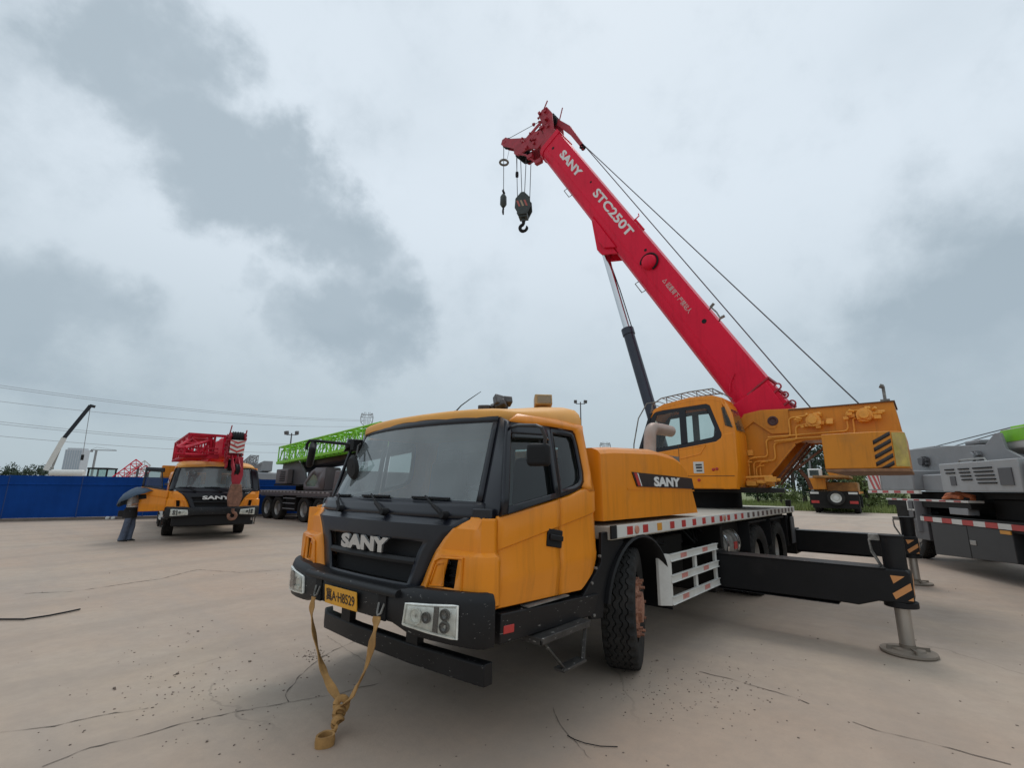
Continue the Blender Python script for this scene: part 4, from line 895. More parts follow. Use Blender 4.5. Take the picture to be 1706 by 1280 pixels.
    q = MB(); q.tube([c + sd*.03 + (d*math.cos(a)+n*math.sin(a))*.205 for a in [R(-60)+R(250)*i/20 for i in range(21)]], .022, 6); q.build('hose_loop', RUBTRIM, bo)
    for s, u, r in ((4.98, .59, .035), (2.66, .59, .05), (7.75, .62, .03), (L-.55, .42, .04)):
        q = MB(); q.lathe([(0, .004), (r, .004), (r, -.01)], F(s, w/2, u), sd, 16); q.build('inspection_hole', RUBTRIM, bo)
    q = MB(); q.tube([F(2.84, .2, .8), F(2.82, .3, .86), F(2.65, .3, .88), F(2.5, .3, .86), F(2.5, .2, .8)], .016, 6); q.cyl(F(2.82, .3, .85), F(2.84, .3, .95), .03, n=8); q.cyl(F(2.5, .3, .85), F(2.48, .3, .95), .03, n=8); q.build('rope_roller', GALV, bo)
    q = MB(); q.tube([F(6.0, .1, .8), F(6.0, .1, .95), F(6.06, .1, .97)], .014, 6); q.box(F(5.8, .1, .83), (.4, .06, .05), (0, -el, 0)); q.build('rope_stop', RED, bo)
    q = MB(); q.tube([F(1.15, w/2+.01, .14), F(1.28, w/2+.02, .24), F(1.4, w/2+.01, .42)], .012, 6); q.build('grab_handle', RED, bo)
    for s in (4.2, 8.0):
        q = MB(); q.tube([F(s, .25, .05), F(s, .28, -.05), F(s+.3, .28, -.05), F(s+.3, .25, .05)], .012, 6); q.build('underside_handle', GALV, bo)
    if letter:
        # the lettering runs down the boom from the tip
        lettering('lettering', 'SANY', F(9.36, w/2+.002, .42), -d, n, 1.14, .22, WHTL, bo, bold=.045, ext=.004)
        lettering('lettering', 'STC250T', F(7.42, w/2+.002, .455), -d, n, 1.82, .225, WHTL, bo, bold=.03, ext=.004)
        lettering('warning_lettering', '△ 起重臂下 严禁站人', F(4.06, w/2+.002, .44), -d, n, 1.04, .12, mat('faded_lettering', (.62, .42, .40), .5, var=.1, dirt=.3, dscale=20, dirtcol=(.5, .1, .1)), bo, bold=.008, ext=.003)
    if cyl:
        A = F(sb+.02, 0, -.23); B = V((foot[0], 0, foot[1])); ax = (A-B).normalized(); Lc = (A-B).length
        q = MB(); q.cyl(B, B+ax*(Lc*.595), .128, n=28); q.cyl(B+ax*(Lc*.585), B+ax*(Lc*.615), .146, n=28); q.cyl(B-V((0, .25, 0)), B+V((0, .25, 0)), .09, n=14); cb = q.build('lift_cylinder', mat('cylinder_navy', (.022, .027, .045), .35, var=.1), root, bevel=.005)
        q = MB(); q.cyl(B+ax*(Lc*.6), A, .083, n=28); q.cyl(A-V((0, .22, 0)), A+V((0, .22, 0)), .07, n=14); q.build('cylinder_rod', CHROME, cb)
        q = MB(); q.tube([A+V((-.12, .0, -.25)), B+ax*(Lc*.8)+V((-.115, .02, 0)), B+ax*(Lc*.6)+V((-.13, .02, 0))], .012, 6); q.build('cylinder_hose', RUBTRIM, cb)
    return F, bo
# ================================================================ ground
def ground_material():
    m = bpy.data.materials.new('worn_concrete'); m.use_nodes = True; t = m.node_tree; N = t.nodes; b = N['Principled BSDF']
    tcn = N.new('ShaderNodeTexCoord'); L = t.links.new
    def noise(scale, det=6, rgh=.6, vec=None, dist=0):
        n = N.new('ShaderNodeTexNoise'); n.inputs['Scale'].default_value = scale; n.inputs['Detail'].default_value = det; n.inputs['Roughness'].default_value = rgh; n.inputs['Distortion'].default_value = dist
        L(vec or tcn.outputs['Object'], n.inputs['Vector']); return n.outputs[0]
    def rng(x, a, c, d, e):
        n = N.new('ShaderNodeMapRange'); L(x, n.inputs[0])
        for i, vv in enumerate((a, c, d, e)): n.inputs[i+1].default_value = vv
        return n.outputs[0]
    def mixc(f, a, c, bt='MIX'):
        n = N.new('ShaderNodeMix'); n.data_type = 'RGBA'; n.blend_type = bt; L(f, n.inputs[0])
        for i, x in ((6, a), (7, c)):
            if isinstance(x, tuple): n.inputs[i].default_value = x + (1,)
            else: L(x, n.inputs[i])
        return n.outputs[2]
    st = N.new('ShaderNodeMapping'); L(tcn.outputs['Object'], st.inputs[0]); st.inputs['Rotation'].default_value = (0, 0, R(38)); st.inputs['Scale'].default_value = (1, .16, 1)
    col = mixc(rng(noise(.22, 5), .35, .65, 0, 1), (.41, .30, .225), (.425, .343, .27))
    col = mixc(rng(noise(.9, 7, .65, st.outputs[0]), .46, .68, 0, .75), col, (.35, .285, .235))       # drag and tyre streaks
    col = mixc(rng(noise(.35, 6, .7, None, .6), .56, .74, 0, .5), col, (.46, .345, .235))                # sandy patches
    col = mixc(rng(noise(.55, 4, .55), .60, .78, 0, .42), col, (.29, .285, .24))                        # old oil, greenish grey
    wv = N.new('ShaderNodeTexWave'); wv.wave_type = 'RINGS'; wv.inputs['Scale'].default_value = .16; wv.inputs['Distortion'].default_value = 7; wv.inputs['Detail'].default_value = 4; wv.inputs['Detail Scale'].default_value = .5; L(tcn.outputs['Object'], wv.inputs['Vector'])
    col = mixc(rng(wv.outputs['Fac'], .80, .97, 0, .28), col, (.29, .235, .19))                          # old tyre sweeps
    col = mixc(rng(noise(6, 8, .75), .40, .70, 0, .36), col, (.30, .25, .21))
    col = mixc(rng(noise(45, 5, .8), .60, .74, 0, .5), col, (.20, .165, .14))
    col = mixc(rng(noise(120, 3, .8), .62, .74, 0, .35), col, (.60, .53, .46))
    # hairline crazing
    vv = N.new('ShaderNodeVectorMath'); vv.operation = 'MULTIPLY_ADD'; nn = N.new('ShaderNodeTexNoise'); nn.inputs['Scale'].default_value = 1.6; nn.inputs['Detail'].default_value = 7; L(tcn.outputs['Object'], nn.inputs['Vector'])
    L(nn.outputs['Color'], vv.inputs[0]); vv.inputs[1].default_value = (.9, .9, 0); L(tcn.outputs['Object'], vv.inputs[2])
    vo = N.new('ShaderNodeTexVoronoi'); vo.feature = 'DISTANCE_TO_EDGE'; vo.inputs['Scale'].default_value = .23; L(vv.outputs[0], vo.inputs['Vector'])
    gate = rng(noise(.5, 3), .52, .62, 0, .28)
    mul = N.new('ShaderNodeMath'); mul.operation = 'MULTIPLY'; L(rng(vo.outputs['Distance'], .0015, .004, 1, 0), mul.inputs[0]); L(gate, mul.inputs[1])
    col = mixc(mul.outputs[0], col, (.10, .085, .07))
    L(col, b.inputs['Base Color']); L(rng(noise(3, 5), .3, .7, .68, .95), b.inputs['Roughness']); b.inputs['Specular IOR Level'].default_value = .35
    bp = N.new('ShaderNodeBump'); bp.inputs['Strength'].default_value = .5; bp.inputs['Distance'].default_value = .012
    ad = N.new('ShaderNodeMath'); ad.operation = 'MULTIPLY_ADD'; L(noise(30, 6, .7), ad.inputs[0]); ad.inputs[1].default_value = .35; L(noise(2.2, 5), ad.inputs[2])
    L(ad.outputs[0], bp.inputs['Height']); L(bp.outputs[0], b.inputs['Normal'])
    return m
b = MB(); S_ = 900; b.add([(-S_, -S_, 0), (S_, -S_, 0), (S_, S_, 0), (-S_, S_, 0)], [(0, 1, 2, 3)])
ground = tag(b.build('ground', ground_material(), smooth=0), kind='structure')
CRK = mat('crack_dirt', (.13, .105, .085), .95, var=.4, vscale=12)
rc = random.Random(11)
def crack(pix, w=.012):
    P = [onground(*p) for p in pix]; pts = []
    for a, c in zip(P, P[1:]):
        n = max(2, int((c-a).length/.05))
        for k in range(n): pts.append(a.lerp(c, k/n))
    vs = []; fs = []; off = 0
    for i, p in enumerate(pts):
        d = (pts[min(i+1, len(pts)-1)]-pts[max(i-1, 0)]); d.z = 0; d.normalize(); s = V((-d.y, d.x, 0)); off = off*.85 + rc.uniform(-.012, .012)
        ww = .7*w*rc.uniform(.15, 1.3)*(.3 if rc.random() < .12 else 1); vs += [p+s*(off+ww/2)+V((0, 0, .004)), p+s*(off-ww/2)+V((0, 0, .004))]
        if i: fs.append((2*i-2, 2*i-1, 2*i+1, 2*i))
    m = MB(); m.add(vs, fs); m.build('crack', CRK, ground, smooth=0)
crack([(70, 1279), (150, 1246), (250, 1221), (320, 1203), (400, 1187), (478, 1171), (560, 1157), (640, 1138)], .014)
crack([(478, 1171), (475, 1160), (490, 1135), (520, 1108), (560, 1085), (610, 1062)], .012)
crack([(40, 990), (125, 986), (200, 975), (270, 965), (330, 950), (400, 955), (470, 950)], .03)
crack([(1165, 1120), (1215, 1133), (1270, 1150), (1330, 1165), (1360, 1178)], .012)
crack([(1420, 1205), (1470, 1220), (1600, 1250), (1706, 1279)], .012)
crack([(0, 1222), (90, 1212), (160, 1196), (260, 1180)], .016)
crack([(545, 1060), (600, 1095), (640, 1130)], .006)
crack([(920, 1180), (945, 1228), (985, 1275)], .006)
# grit and crumbs lying on the concrete
gm = MB(); rg = random.Random(5)
for k in range(800):
    if k < 170: p = onground(rg.gauss(330, 90), rg.gauss(1140, 45))
    elif k < 380: p = onground(rg.gauss(1150, 90), rg.gauss(1150, 30))
    elif k < 470: p = onground(rg.gauss(525, 14), rg.gauss(1094, 5))
    else:
        if rg.random() < .5: continue
        p = onground(rg.uniform(0, 1706), rg.uniform(930, 1278))
    if p.z > .01 or (p-CAM).length > 14: continue
    s = rg.uniform(.002, .006)*(1+.10*(p-CAM).length) if rg.random() > .02 else rg.uniform(.010, .02)
    gm.box(p+V((0, 0, s*.3)), (s*rg.uniform(.8, 2), s, s*.6), (0, 0, rg.uniform(0, 3)))
tag(gm.build('grit', mat('grit', (.19, .15, .12), .95, var=.5, vscale=20), smooth=0), 'scattered grit and crumbs of dirt lying on the concrete yard', 'grit', kind='stuff')
m = MB(); m.tube([onground(*p)+V((0, 0, .018)) for p in ((-70, 1024), (-30, 1031), (0, 1035), (40, 1035), (80, 1029), (110, 1023), (133, 1018))], .011, 6); tag(m.build('rubber_cable', RUBTRIM), 'loose black cable lying on the bare concrete at the left edge', 'cable')
m = MB(); m.tube([onground(*p)+V((0, 0, .007)) for p in ((945, 1228), (958, 1235), (975, 1241), (1000, 1246), (1029, 1247))], .0028, 6); tag(m.build('wire_offcut', RUBTRIM), 'short thin wire offcut on the concrete near the front step', 'wire')

# ================================================================ main truck crane
def mount(tmp, root, T):
    for o in list(tmp.children):
        ml = o.matrix_local.copy(); o.parent = root; o.matrix_local = T @ ml
    bpy.data.objects.remove(tmp)
main = thing('truck_crane', 'large yellow truck crane in the foreground with its red boom raised and outriggers out', 'truck crane')
make_cab(main)
make_front(main, plate='冀A·H8529')
wipers(main); mirrors(main)
zl = 1.158; lettering('front_lettering', 'SANY', (front_x(0, 1.2)+.012, -.33, zl), (-.02, 1, 0), (.0, 0, 1), .63, .112, mat('silver_lettering', (.55, .55, .54), .3, .7, var=.1), main, bold=.06, ext=.012)
make_chassis(main, steer=R(21))
for x in (-4.62, -9.66):
    for sg in (1, -1): outrigger(main, x, sg)
# roof bits: aerial, wrapped horn, beacon, far marker lamp
b = MB(); b.cyl((-.93, .02, 2.34), (-.93, .02, 2.375), .03, .02, n=10); b.tube([V((-.93, .02, 2.37)), V((-.97, .05, 2.43)), V((-1.04, .10, 2.50)), V((-1.14, .15, 2.585))], [.008, .006, .005, .003], 6); b.build('aerial', RUBTRIM, main)
b = MB(); rr = random.Random(2)
for k in range(9): b.box((-1.36+rr.uniform(-.09, .10), .20+rr.uniform(-.09, .11), 2.455+rr.uniform(0, .055)), (rr.uniform(.06, .13), rr.uniform(.06, .12), rr.uniform(.04, .08)), (rr.uniform(-1, 1), rr.uniform(-1, 1), rr.uniform(-1, 1)))
b.box((-1.2, .15, 2.43), (.1, .12, .05), (0, .1, .5)); b.build('wrapped_horn', mat('crumpled_wrap', (.055, .05, .048), .45, var=.5, vscale=25), main, bevel=.012)
b = MB(); b.box((-1.49, .66, 2.475), (.13, .17, .11), (.0, -.25, .75)); b.build('roof_beacon', mat('beacon_tan', (.42, .26, .10), .4, var=.2), main, bevel=.01)
b = MB(); b.box((-1.445, .71, 2.485), (.012, .13, .075), (.0, -.25, .75)); b.build('beacon_lens', LNS, main)
b = MB(); b.lathe([(.05, 0), (.05, .03), (.03, .055), (0, .06)], (-.66, -.78, 2.235), (0, 0, 1), 16); b.build('roof_marker_lamp', RUBTRIM, main)
# exhaust stack behind the hood
b = MB(); pth = [V((-3.95, .62, 2.0)), V((-3.97, .62, 2.22)), V((-3.99, .62, 2.33))] + [V((-4.14+.15*math.cos(a), .62, 2.33+.15*math.sin(a))) for a in [R(15*k) for k in range(0, 7)]] + [V((-4.4, .64, 2.485)), V((-4.62, .66, 2.48))]
b.tube(pth, .082, 18, True); b.build('exhaust_pipe', mat('exhaust_steel', (.42, .33, .28), .5, .45, var=.15, dirt=.3, dirtcol=(.3, .2, .15)), main, smooth=50)
b = MB(); b.bb((-3.72, .35, 2.02), (-4.12, .95, 2.06)); b.bb((-3.72, .95, 2.0), (-4.12, .96, 2.07)); b.cyl((-3.95, .62, 2.06), (-3.95, .62, 2.10), .1, n=16); b.bb((-3.9, .4, 1.35), (-4.1, .9, 2.0)); b.build('heat_shield', GALV, main)
# upper works, slewed square to the right-hand side
tmp = empty('tmp'); EL = R(59.5)
PIV = make_upper(tmp, EL)
F, boom = make_boom(tmp, PIV, EL)
TU = Matrix.Translation((-7.7, 0, 0)) @ Matrix.Rotation(R(-90), 4, 'Z')
LB = 10.3
# hoist ropes from the winches over the boom head
Wd = lambda p: TU @ p
g0 = F(LB-1.10, .0, 1.06); tip0 = F(LB+.80, 0, 1.0)
for (wx, wz, y) in ((-2.10, 2.97, -.03), (-2.82, 2.97, .03)):
    b = MB(); b.tube([V((wx, y, wz)), g0+V((0, y, 0)), tip0+V((0, y, 0))], .013, 6); b.build('hoist_rope', ROPE, tmp)
shv = F(LB+.66, 0, -.40); aux = F(LB+1.66, 0, -.60)
b = MB(); b.tube([tip0+V((0, .0, .0)), aux+V((.0, 0, .17))], .009, 6); b.build('tip_rope', ROPE, tmp)
hkz = 10.22
falls = []
for (y, dx) in ((-.15, -.17), (-.05, .17), (.08, -.17), (.15, .17)):
    b = MB(); b.tube([shv+V((dx, y, 0)), V((shv.x+dx*.62, y*1.1, hkz))], .011, 6); b.build('hoist_rope', ROPE, tmp)
axz = 10.85
b = MB(); b.tube([aux+V((.16, 0, 0)), V((aux.x+.14, 0, axz))], .011, 6); b.build('hoist_rope', ROPE, tmp)
b = MB(); b.tube([aux+V((-.15, 0.0, 0)), V((aux.x+.0, 0, aux.z-.55))], .006, 6); b.build('limit_chain', ROPE, tmp)
b = MB(); cc = V((aux.x+.14, 0, aux.z-.62)); b.tube([cc+V((.13*math.cos(a), .13*math.sin(a), 0)) for a in [2*math.pi*k/20 for k in range(21)]], .035, 8, False); b.build('limit_ring', GALV, tmp)
b = MB(); b.lathe([(0, -.1), (.045, -.08), (.05, 0), (.045, .08), (0, .1)], V((shv.x+.1, .2, shv.z-.75)), (0, 0, 1), 12); b.tube([shv+V((.1, .2, 0)), V((shv.x+.1, .2, shv.z-.7))], .006, 5); b.build('limit_weight', RUBTRIM, tmp)
hookp = TU @ V((shv.x, 0, hkz)); auxp = TU @ V((aux.x+.14, 0, axz))
mount(tmp, main, TU)
def hook_curve(c, r, e, g=V((0, 0, 1)), n=18):
    P = [c+g*(r*2.1), c+g*(r*1.4)]
    for k in range(n+1):
        a = R(lerp(75, -215, k/n)); P.append(c + e*math.cos(a)*r + g*math.sin(a)*r)
    return P
def main_hook(p):
    t = thing('hook_block', 'big dark main hook block with red stripes hanging on four ropes from boom', 'hook block', p); t.location = p
    t.rotation_euler = (0, 0, R(-62))
    for y in (-.15, .15):
        q = MB(); q.prism([V((x, y-.02, z)) for x, z in ((-.05, .08), (-.22, -.12), (-.24, -.42), (-.12, -.66), (.12, -.66), (.24, -.42), (.22, -.12), (.05, .08))], (0, .04, 0)); pl_ = q.build('cheek_plate', HOOKM, t, bevel=.01)
        o = -.022 if y < 0 else .022
        for k in range(3):
            x0 = -.16+.11*k; q = MB(); q.prism([V((x, y+o, z)) for x, z in ((x0, -.40), (x0+.055, -.40), (x0+.13, -.20), (x0+.075, -.20))], (0, .004 if o > 0 else -.004, 0)); q.build('stripe', mat('faded_red_stripe', (.42, .10, .08), .5) if k != 1 else mat('faded_tan_stripe', (.35, .28, .18), .5), pl_)
    for y in (-.09, .0, .09):
        q = MB(); q.lathe([(.04, -.035), (.21, -.04), (.17, 0), (.21, .04), (.04, .035)], (0, y, -.2), (0, 1, 0), 24); q.build('sheave', RUBTRIM, t)
    q = MB(); q.bb((-.13, -.13, -.72), (.13, .13, -.56)); q.cyl((0, 0, -.72), (0, 0, -.82), .06, n=14); q.build('trunnion', HOOKM, t, bevel=.01)
    q = MB(); P = hook_curve(V((0, 0, -1.02)), .105, V((1, 0, 0))); q.tube(P, [.05]*3+[.052]*10+[.045]*5+[lerp(.04, .012, k/(len(P)-19)) for k in range(len(P)-18)], 10); q.build('hook', RUBTRIM, t)
    return t
def aux_hook(p):
    t = thing('hook_ball', 'small dark auxiliary hook with ball weight hanging on a single rope', 'hook', p)
    q = MB(); q.lathe([(0, .0), (.05, -.01), (.10, -.10), (.105, -.36), (.06, -.44), (0, -.45)], (0, 0, -.17), (0, 0, 1), 18); q.build('ball_weight', HOOKM, t)
    q = MB(); q.tube([V((0, 0, .0)), V((.03, 0, -.05)), V((-.03, 0, -.12)), V((.0, 0, -.2))], [.02, .035, .04, .04], 8); q.build('rope_socket', RUBTRIM, t)
    q = MB(); P = hook_curve(V((0, 0, -.79)), .07, V((.8, .6, 0))); q.tube(P, [.03]*8+[lerp(.034, .010, k/(len(P)-9)) for k in range(len(P)-8)], 8); q.build('hook', RUBTRIM, t)
    return t
main_hook(hookp); aux_hook(auxp)

# tow strap hanging from the bumper, knotted, its loop on the ground
ts = thing('tow_strap', 'frayed brown tow strap tied to front bumper, knotted with its loop on the ground', 'strap', (.15, .1, 0))
def strap_piece(name, P, w, th=.010, parent=ts, twist=0, seed=1):
    rs = random.Random(seed); P = [V(p) for p in P]; fine = []
    for i in range(len(P)-1):
        p0, p1, p2, p3 = P[max(i-1, 0)], P[i], P[i+1], P[min(i+2, len(P)-1)]
        for k in range(8):
            t = k/8; fine.append(.5*((2*p1)+(p2-p0)*t+(2*p0-5*p1+4*p2-p3)*t*t+(3*p1-p0-3*p2+p3)*t**3))
    fine.append(P[-1]); rings = []
    for i, p in enumerate(fine):
        d = (fine[min(i+1, len(fine)-1)]-fine[max(0, i-1)]).normalized(); s = d.cross(V((.95, .3, .1))).normalized(); a = twist*i/len(fine)+.35*math.sin(i*.5+seed); nn = d.cross(s)
        e = s*math.cos(a)+nn*math.sin(a); f = d.cross(e); ww = w*(1+.18*math.sin(i*.9+seed)+rs.uniform(-.08, .08))
        rings.append([p+e*x*ww+f*y*th for x, y in ((-.5, -.4), (-.25, -1.0), (0, -.5), (.25, -1.1), (.5, -.4), (.5, .6), (.2, 1.2), (0, .6), (-.25, 1.1), (-.5, .5))])
    m = MB(); m.loft(rings); o = m.build(name, WEB, parent, smooth=60)
    o.matrix_local = Matrix.Translation(-parent.location) ; return o
strap_piece('strap_leg', [(.125, -.42, .78), (.135, -.41, .66), (.13, -.30, .45), (.13, -.12, .27), (.135, .10, .17)], .052, .006, twist=2.6, seed=2)
strap_piece('strap_leg', [(.125, .45, .78), (.14, .45, .66), (.14, .38, .45), (.14, .27, .28), (.14, .16, .17)], .058, .007, twist=1.4, seed=5)
kn = MB(); rr = random.Random(9)
for k in range(3):
    c = V((.145+.02*k, .13+.012*k, .165-.042*k)); ax = V((.5-.4*k, .8, .4-.5*k)).normalized(); e = ax.cross(V((0, 0, 1))).normalized(); f = ax.cross(e)
    kn.tube([c+(e*math.cos(a)*.034+f*math.sin(a)*.038)+ax*.008*math.sin(a*2) for a in [2*math.pi*i/16 for i in range(17)]], .024, 10, False, flat=.5)
o = kn.build('knot', WEB, ts, smooth=60); o.matrix_local = Matrix.Translation(-ts.location)
strap_piece('strap_tail', [(.16, .13, .12), (.19, .16, .075), (.225, .19, .045), (.25, .21, .03)], .055, .012, twist=.6, seed=3)
lp_ = MB(); c = V((.30, .225, .033)); rings = []
for k in range(25):
    a = 2*math.pi*k/24; p = c+V((math.cos(a)*.052+.008*math.cos(2*a), math.sin(a)*.046, 0)); rings.append([p+V((math.cos(a)*x, math.sin(a)*x, z)) for x, z in ((-.008, -.030), (.008, -.032), (.011, 0), (.007, .032), (-.007, .030), (-.010, 0))])
lp_.loft(rings, True, False); o = lp_.build('strap_loop', WEB, ts, smooth=60); o.matrix_local = Matrix.Translation(-ts.location)
# ================================================================ yellow crane parked at the left
def chevron(root, name, o, xd, yd, w, h, n=3):
    xd, yd = V(xd), V(yd); nd = xd.cross(yd)
    b = MB(); b.prism([o, o+xd*w, o+xd*w+yd*h, o+yd*h], nd*.01); pl_ = b.build(name, WHT, root)
    for k in range(n):
        for s in (0, 1):
            z0 = h*(.02+k*.34)
            P = [(0 if s == 0 else w, z0+h*.22), (w/2, z0), (w/2, z0+h*.15), (0 if s == 0 else w, min(h, z0+h*.37))]
            q = MB(); q.prism([o+xd*a+yd*c+nd*.01 for a, c in P], nd*.004); q.build('red_stripe', REFR, pl_)
bg1 = thing('truck_crane', 'yellow truck crane with its door open and red boom lowered over the cab', 'truck crane', (-3.85+2.3*math.cos(R(77.5)), -15.6+2.3*math.sin(R(77.5)), 0), R(77.5))
make_cab(bg1, open_right=R(72)); make_front(bg1, under=True, det=False); wipers(bg1); make_chassis(bg1, steer=R(-4))
lettering('front_lettering', 'SANY', (front_x(0, 1.2)+.012, -.36, 1.20), (0, 1, 0), (0, 0, 1), .74, .11, WHTL, bg1, bold=.045, ext=.008)
tmp = empty('tmp'); PV = make_upper(tmp, R(2)); F2, bo2 = make_boom(tmp, PV+V((0, 0, .02)), R(.2), L=9.2, cyl=True, foot=(.66, 2.0), letter=False, w=.5, h=.62, hk=.72)
chevron(tmp, 'chevron_board', F2(9.97, -.20, .10), V((0, 1, 0)), V((0, 0, 1)), .40, .40)
def lattice(mb, A, B, w, h, n, r=.03, side=V((0, 1, 0)), upv=V((0, 0, 1)), taper=1.0):
    A, B = V(A), V(B)
    def c(t, i): 
        k = 1+(taper-1)*t; return A.lerp(B, t)+side*(w/2*k*(1 if i in (1, 2) else -1))+upv*(h/2*k*(1 if i in (2, 3) else -1))
    for i in range(4): mb.cyl(c(0, i), c(1, i), r, n=6)
    for j in range(n+1):
        t = j/n
        for i in range(4): mb.cyl(c(t, i), c(t, (i+1) % 4), r*.7, n=5)
        if j < n:
            for i in range(4): mb.cyl(c(t, i) if j % 2 else c(t, (i+1) % 4), c((j+1)/n, (i+1) % 4) if j % 2 else c((j+1)/n, i), r*.6, n=5)
b = MB(); lattice(b, (2.6, -.85, 2.86), (7.3, -.85, 2.86), .70, .68, 6, .042); b.build('stowed_jib', JIBR, tmp)
b = MB(); lattice(b, (7.3, -.85, 2.80), (8.3, -1.45, 2.6), .55, .5, 2, .05, taper=.35)
for s in (-.5, .3): b.beam((7.35, -.85+s, 2.5), (7.45, -.85+s*.6, 3.18), .07)
b.beam((7.4, -1.4, 2.52), (7.4, -.35, 2.52), .12, .14); b.beam((7.45, -1.2, 3.18), (7.45, -.1, 3.18), .08); b.beam((7.5, -1.4, 2.64), (7.5, -.4, 2.64), .05); b.beam((7.5, -1.4, 2.76), (7.5, -.4, 2.76), .05); b.build('jib_foot', JIBR, tmp, bevel=.005)
mount(tmp, bg1, Matrix.Translation((-7.7, 0, 0)) @ Matrix.Rotation(R(2.2), 4, 'Z'))
b = MB(); b.bb((-.30, -1.05, .42), (-.12, 1.05, .74)); b.build('lower_valance', BLK, bg1, bevel=.03)
bpos = bg1.matrix_basis @ V((.42, .42, 2.05))
t = thing('hook_block', 'rusty brown hook block hanging in front of the parked yellow crane cab', 'hook block', bpos, R(82))
q = MB(); q.prism([V((0, y, z)) for y, z in ((-.10, .45), (.10, .45), (.16, -.1), (.10, -.4), (-.10, -.4), (-.16, -.1))], (.10, 0, 0)); q.build('cheek_plate', REDD, t, bevel=.01)
q = MB(); q.prism([V((.0, y, z)) for y, z in ((-.13, -.38), (.13, -.38), (.20, -.75), (.14, -1.05), (-.14, -1.05), (-.20, -.75))], (.2, 0, 0)); q.build('sheave_case', RUST, t, bevel=.02)
q = MB(); P_ = hook_curve(V((.1, 0, -1.32)), .10, V((0, 1, 0))); q.tube(P_, .045, 8); q.build('hook', RUST, t)
q = MB(); q.tube([V((.05, .05, .44)), V((.05, .05, .75))], .014, 6); q.tube([V((.05, -.05, .44)), V((.05, -.05, .75))], .014, 6); q.build('hanger_rope', ROPE, t)

# ================================================================ grey crane with a lime lattice jib
g2 = thing('truck_crane', 'brown-grey four-axle crane carrying a lime green lattice jib beside its dark boom', 'truck crane', (-9.85, -13.3, 0), R(90))
b = MB(); b.bb((-10.6, -1.22, 1.18), (-2.8, 1.22, 1.40)); b.bb((-10.4, -.5, .7), (-.4, .5, 1.18)); b.build('deck', MAUVE, g2, bevel=.01)
b = MB(); b.bb((-10.6, -1.235, 1.30), (-2.9, -1.222, 1.39)); es = b.build('edge_strip', mat('strip_grey', (.30, .28, .27), .6), g2)
for k in range(20):
    x = -10.3+.37*k; q = MB(); q.bb((x, -1.236, 1.315), (x+.17, -1.24, 1.375)); q.build('reflective_mark', mat('dark_mark', (.07, .05, .05), .6), es)
for x in (-9.1, -7.9, -5.2, -3.8):
    for sg in (1, -1): wheel(g2, x, sg*1.0, out=sg, s=1.06, z=.57)
for x0, x1 in ((-9.75, -7.25), (-5.85, -3.15)):
    b = MB(); b.bb((x0, -1.2, 1.12), (x1, 1.2, 1.17)); b.build('mudguard', GREYD, g2)
for z in (.55, .80, 1.03):
    b = MB(); b.bb((-7.15, -1.22, z), (-6.0, -1.16, z+.035)); b.build('ladder_rung', GREY, g2)
b = MB(); b.bb((-7.1, -1.1, .45), (-6.05, -.5, 1.16)); b.build('tool_locker', FRAME, g2, bevel=.02)
b = MB(); b.prism([V((x, -1.2, z)) for x, z in ((-.05, .6), (-.1, 1.4), (-.45, 2.25), (-2.55, 2.3), (-2.7, 1.4), (-2.7, .6))], (0, 2.4, 0)); b.build('carrier_cab', MAUVE, g2, bevel=.05)
b = MB(); b.prism([V((x, -1.215, z)) for x, z in ((-.45, 1.45), (-.7, 2.1), (-1.5, 2.12), (-1.5, 1.45))], (0, .02, 0)); b.build('cab_window', SDG, g2)
# operator cab with a through-looking window
for y in (-1.12, -.42):
    out = [(-5.35, 1.45), (-3.55, 1.45), (-3.5, 2.42), (-4.35, 2.45), (-4.75, 2.3), (-5.4, 1.75)]; inn = [(-5.15, 1.62), (-4.25, 1.62), (-4.1, 1.85), (-4.2, 2.05), (-4.55, 2.2), (-5.15, 1.78)]
    b = MB(); n = 6; A_ = [V((x, y, z)) for x, z in out]; B_ = [V((x, y, z)) for x, z in inn]
    b.add(A_+B_, [(i, (i+1) % n, n+(i+1) % n, n+i) for i in range(n)]); b.build('operator_cab_side', MAUVE, g2, solid=.05, offs=0)
    b = MB(); b.add(B_, [tuple(range(n))]); b.build('operator_cab_pane', glass('bright_view_pane', (.7, .78, .7), .9, .35, (.45, .55, .42)), g2, smooth=0)  # pale green film painted in for the bright view through the glass
b = MB(); b.bb((-4.4, -1.1, 2.42), (-3.5, -.45, 2.46)); b.bb((-3.56, -1.1, 1.45), (-3.5, -.45, 2.42)); b.bb((-5.3, -1.1, 1.42), (-3.5, -.45, 1.47)); b.build('operator_cab_shell', MAUVE, g2)
b = MB(); b.cyl((-6.9, 0, 1.40), (-6.9, 0, 1.62), .7, n=28); b.bb((-8.6, -1.1, 1.62), (-5.9, 1.1, 1.70)); b.build('turntable', FRAME, g2)
for y in (-.75, .65):
    b = MB(); b.prism([V((x, y, z)) for x, z in ((-5.9, 1.68), (-6.2, 2.35), (-7.0, 2.9), (-8.6, 2.85), (-8.75, 1.68))], (0, .1, 0)); b.build('turret_plate', GREYD, g2, bevel=.02)
b = MB(); b.bb((-8.55, -1.08, 1.72), (-7.3, -.78, 2.45)); b.build('counterweight', MAUVE, g2, bevel=.04)
b = MB()
for k in range(6): b.bb((-8.1+.02*k, -1.10, 1.85+.09*k), (-7.5, -1.085, 1.89+.09*k))
b.build('vent_slats', RUBTRIM, g2)
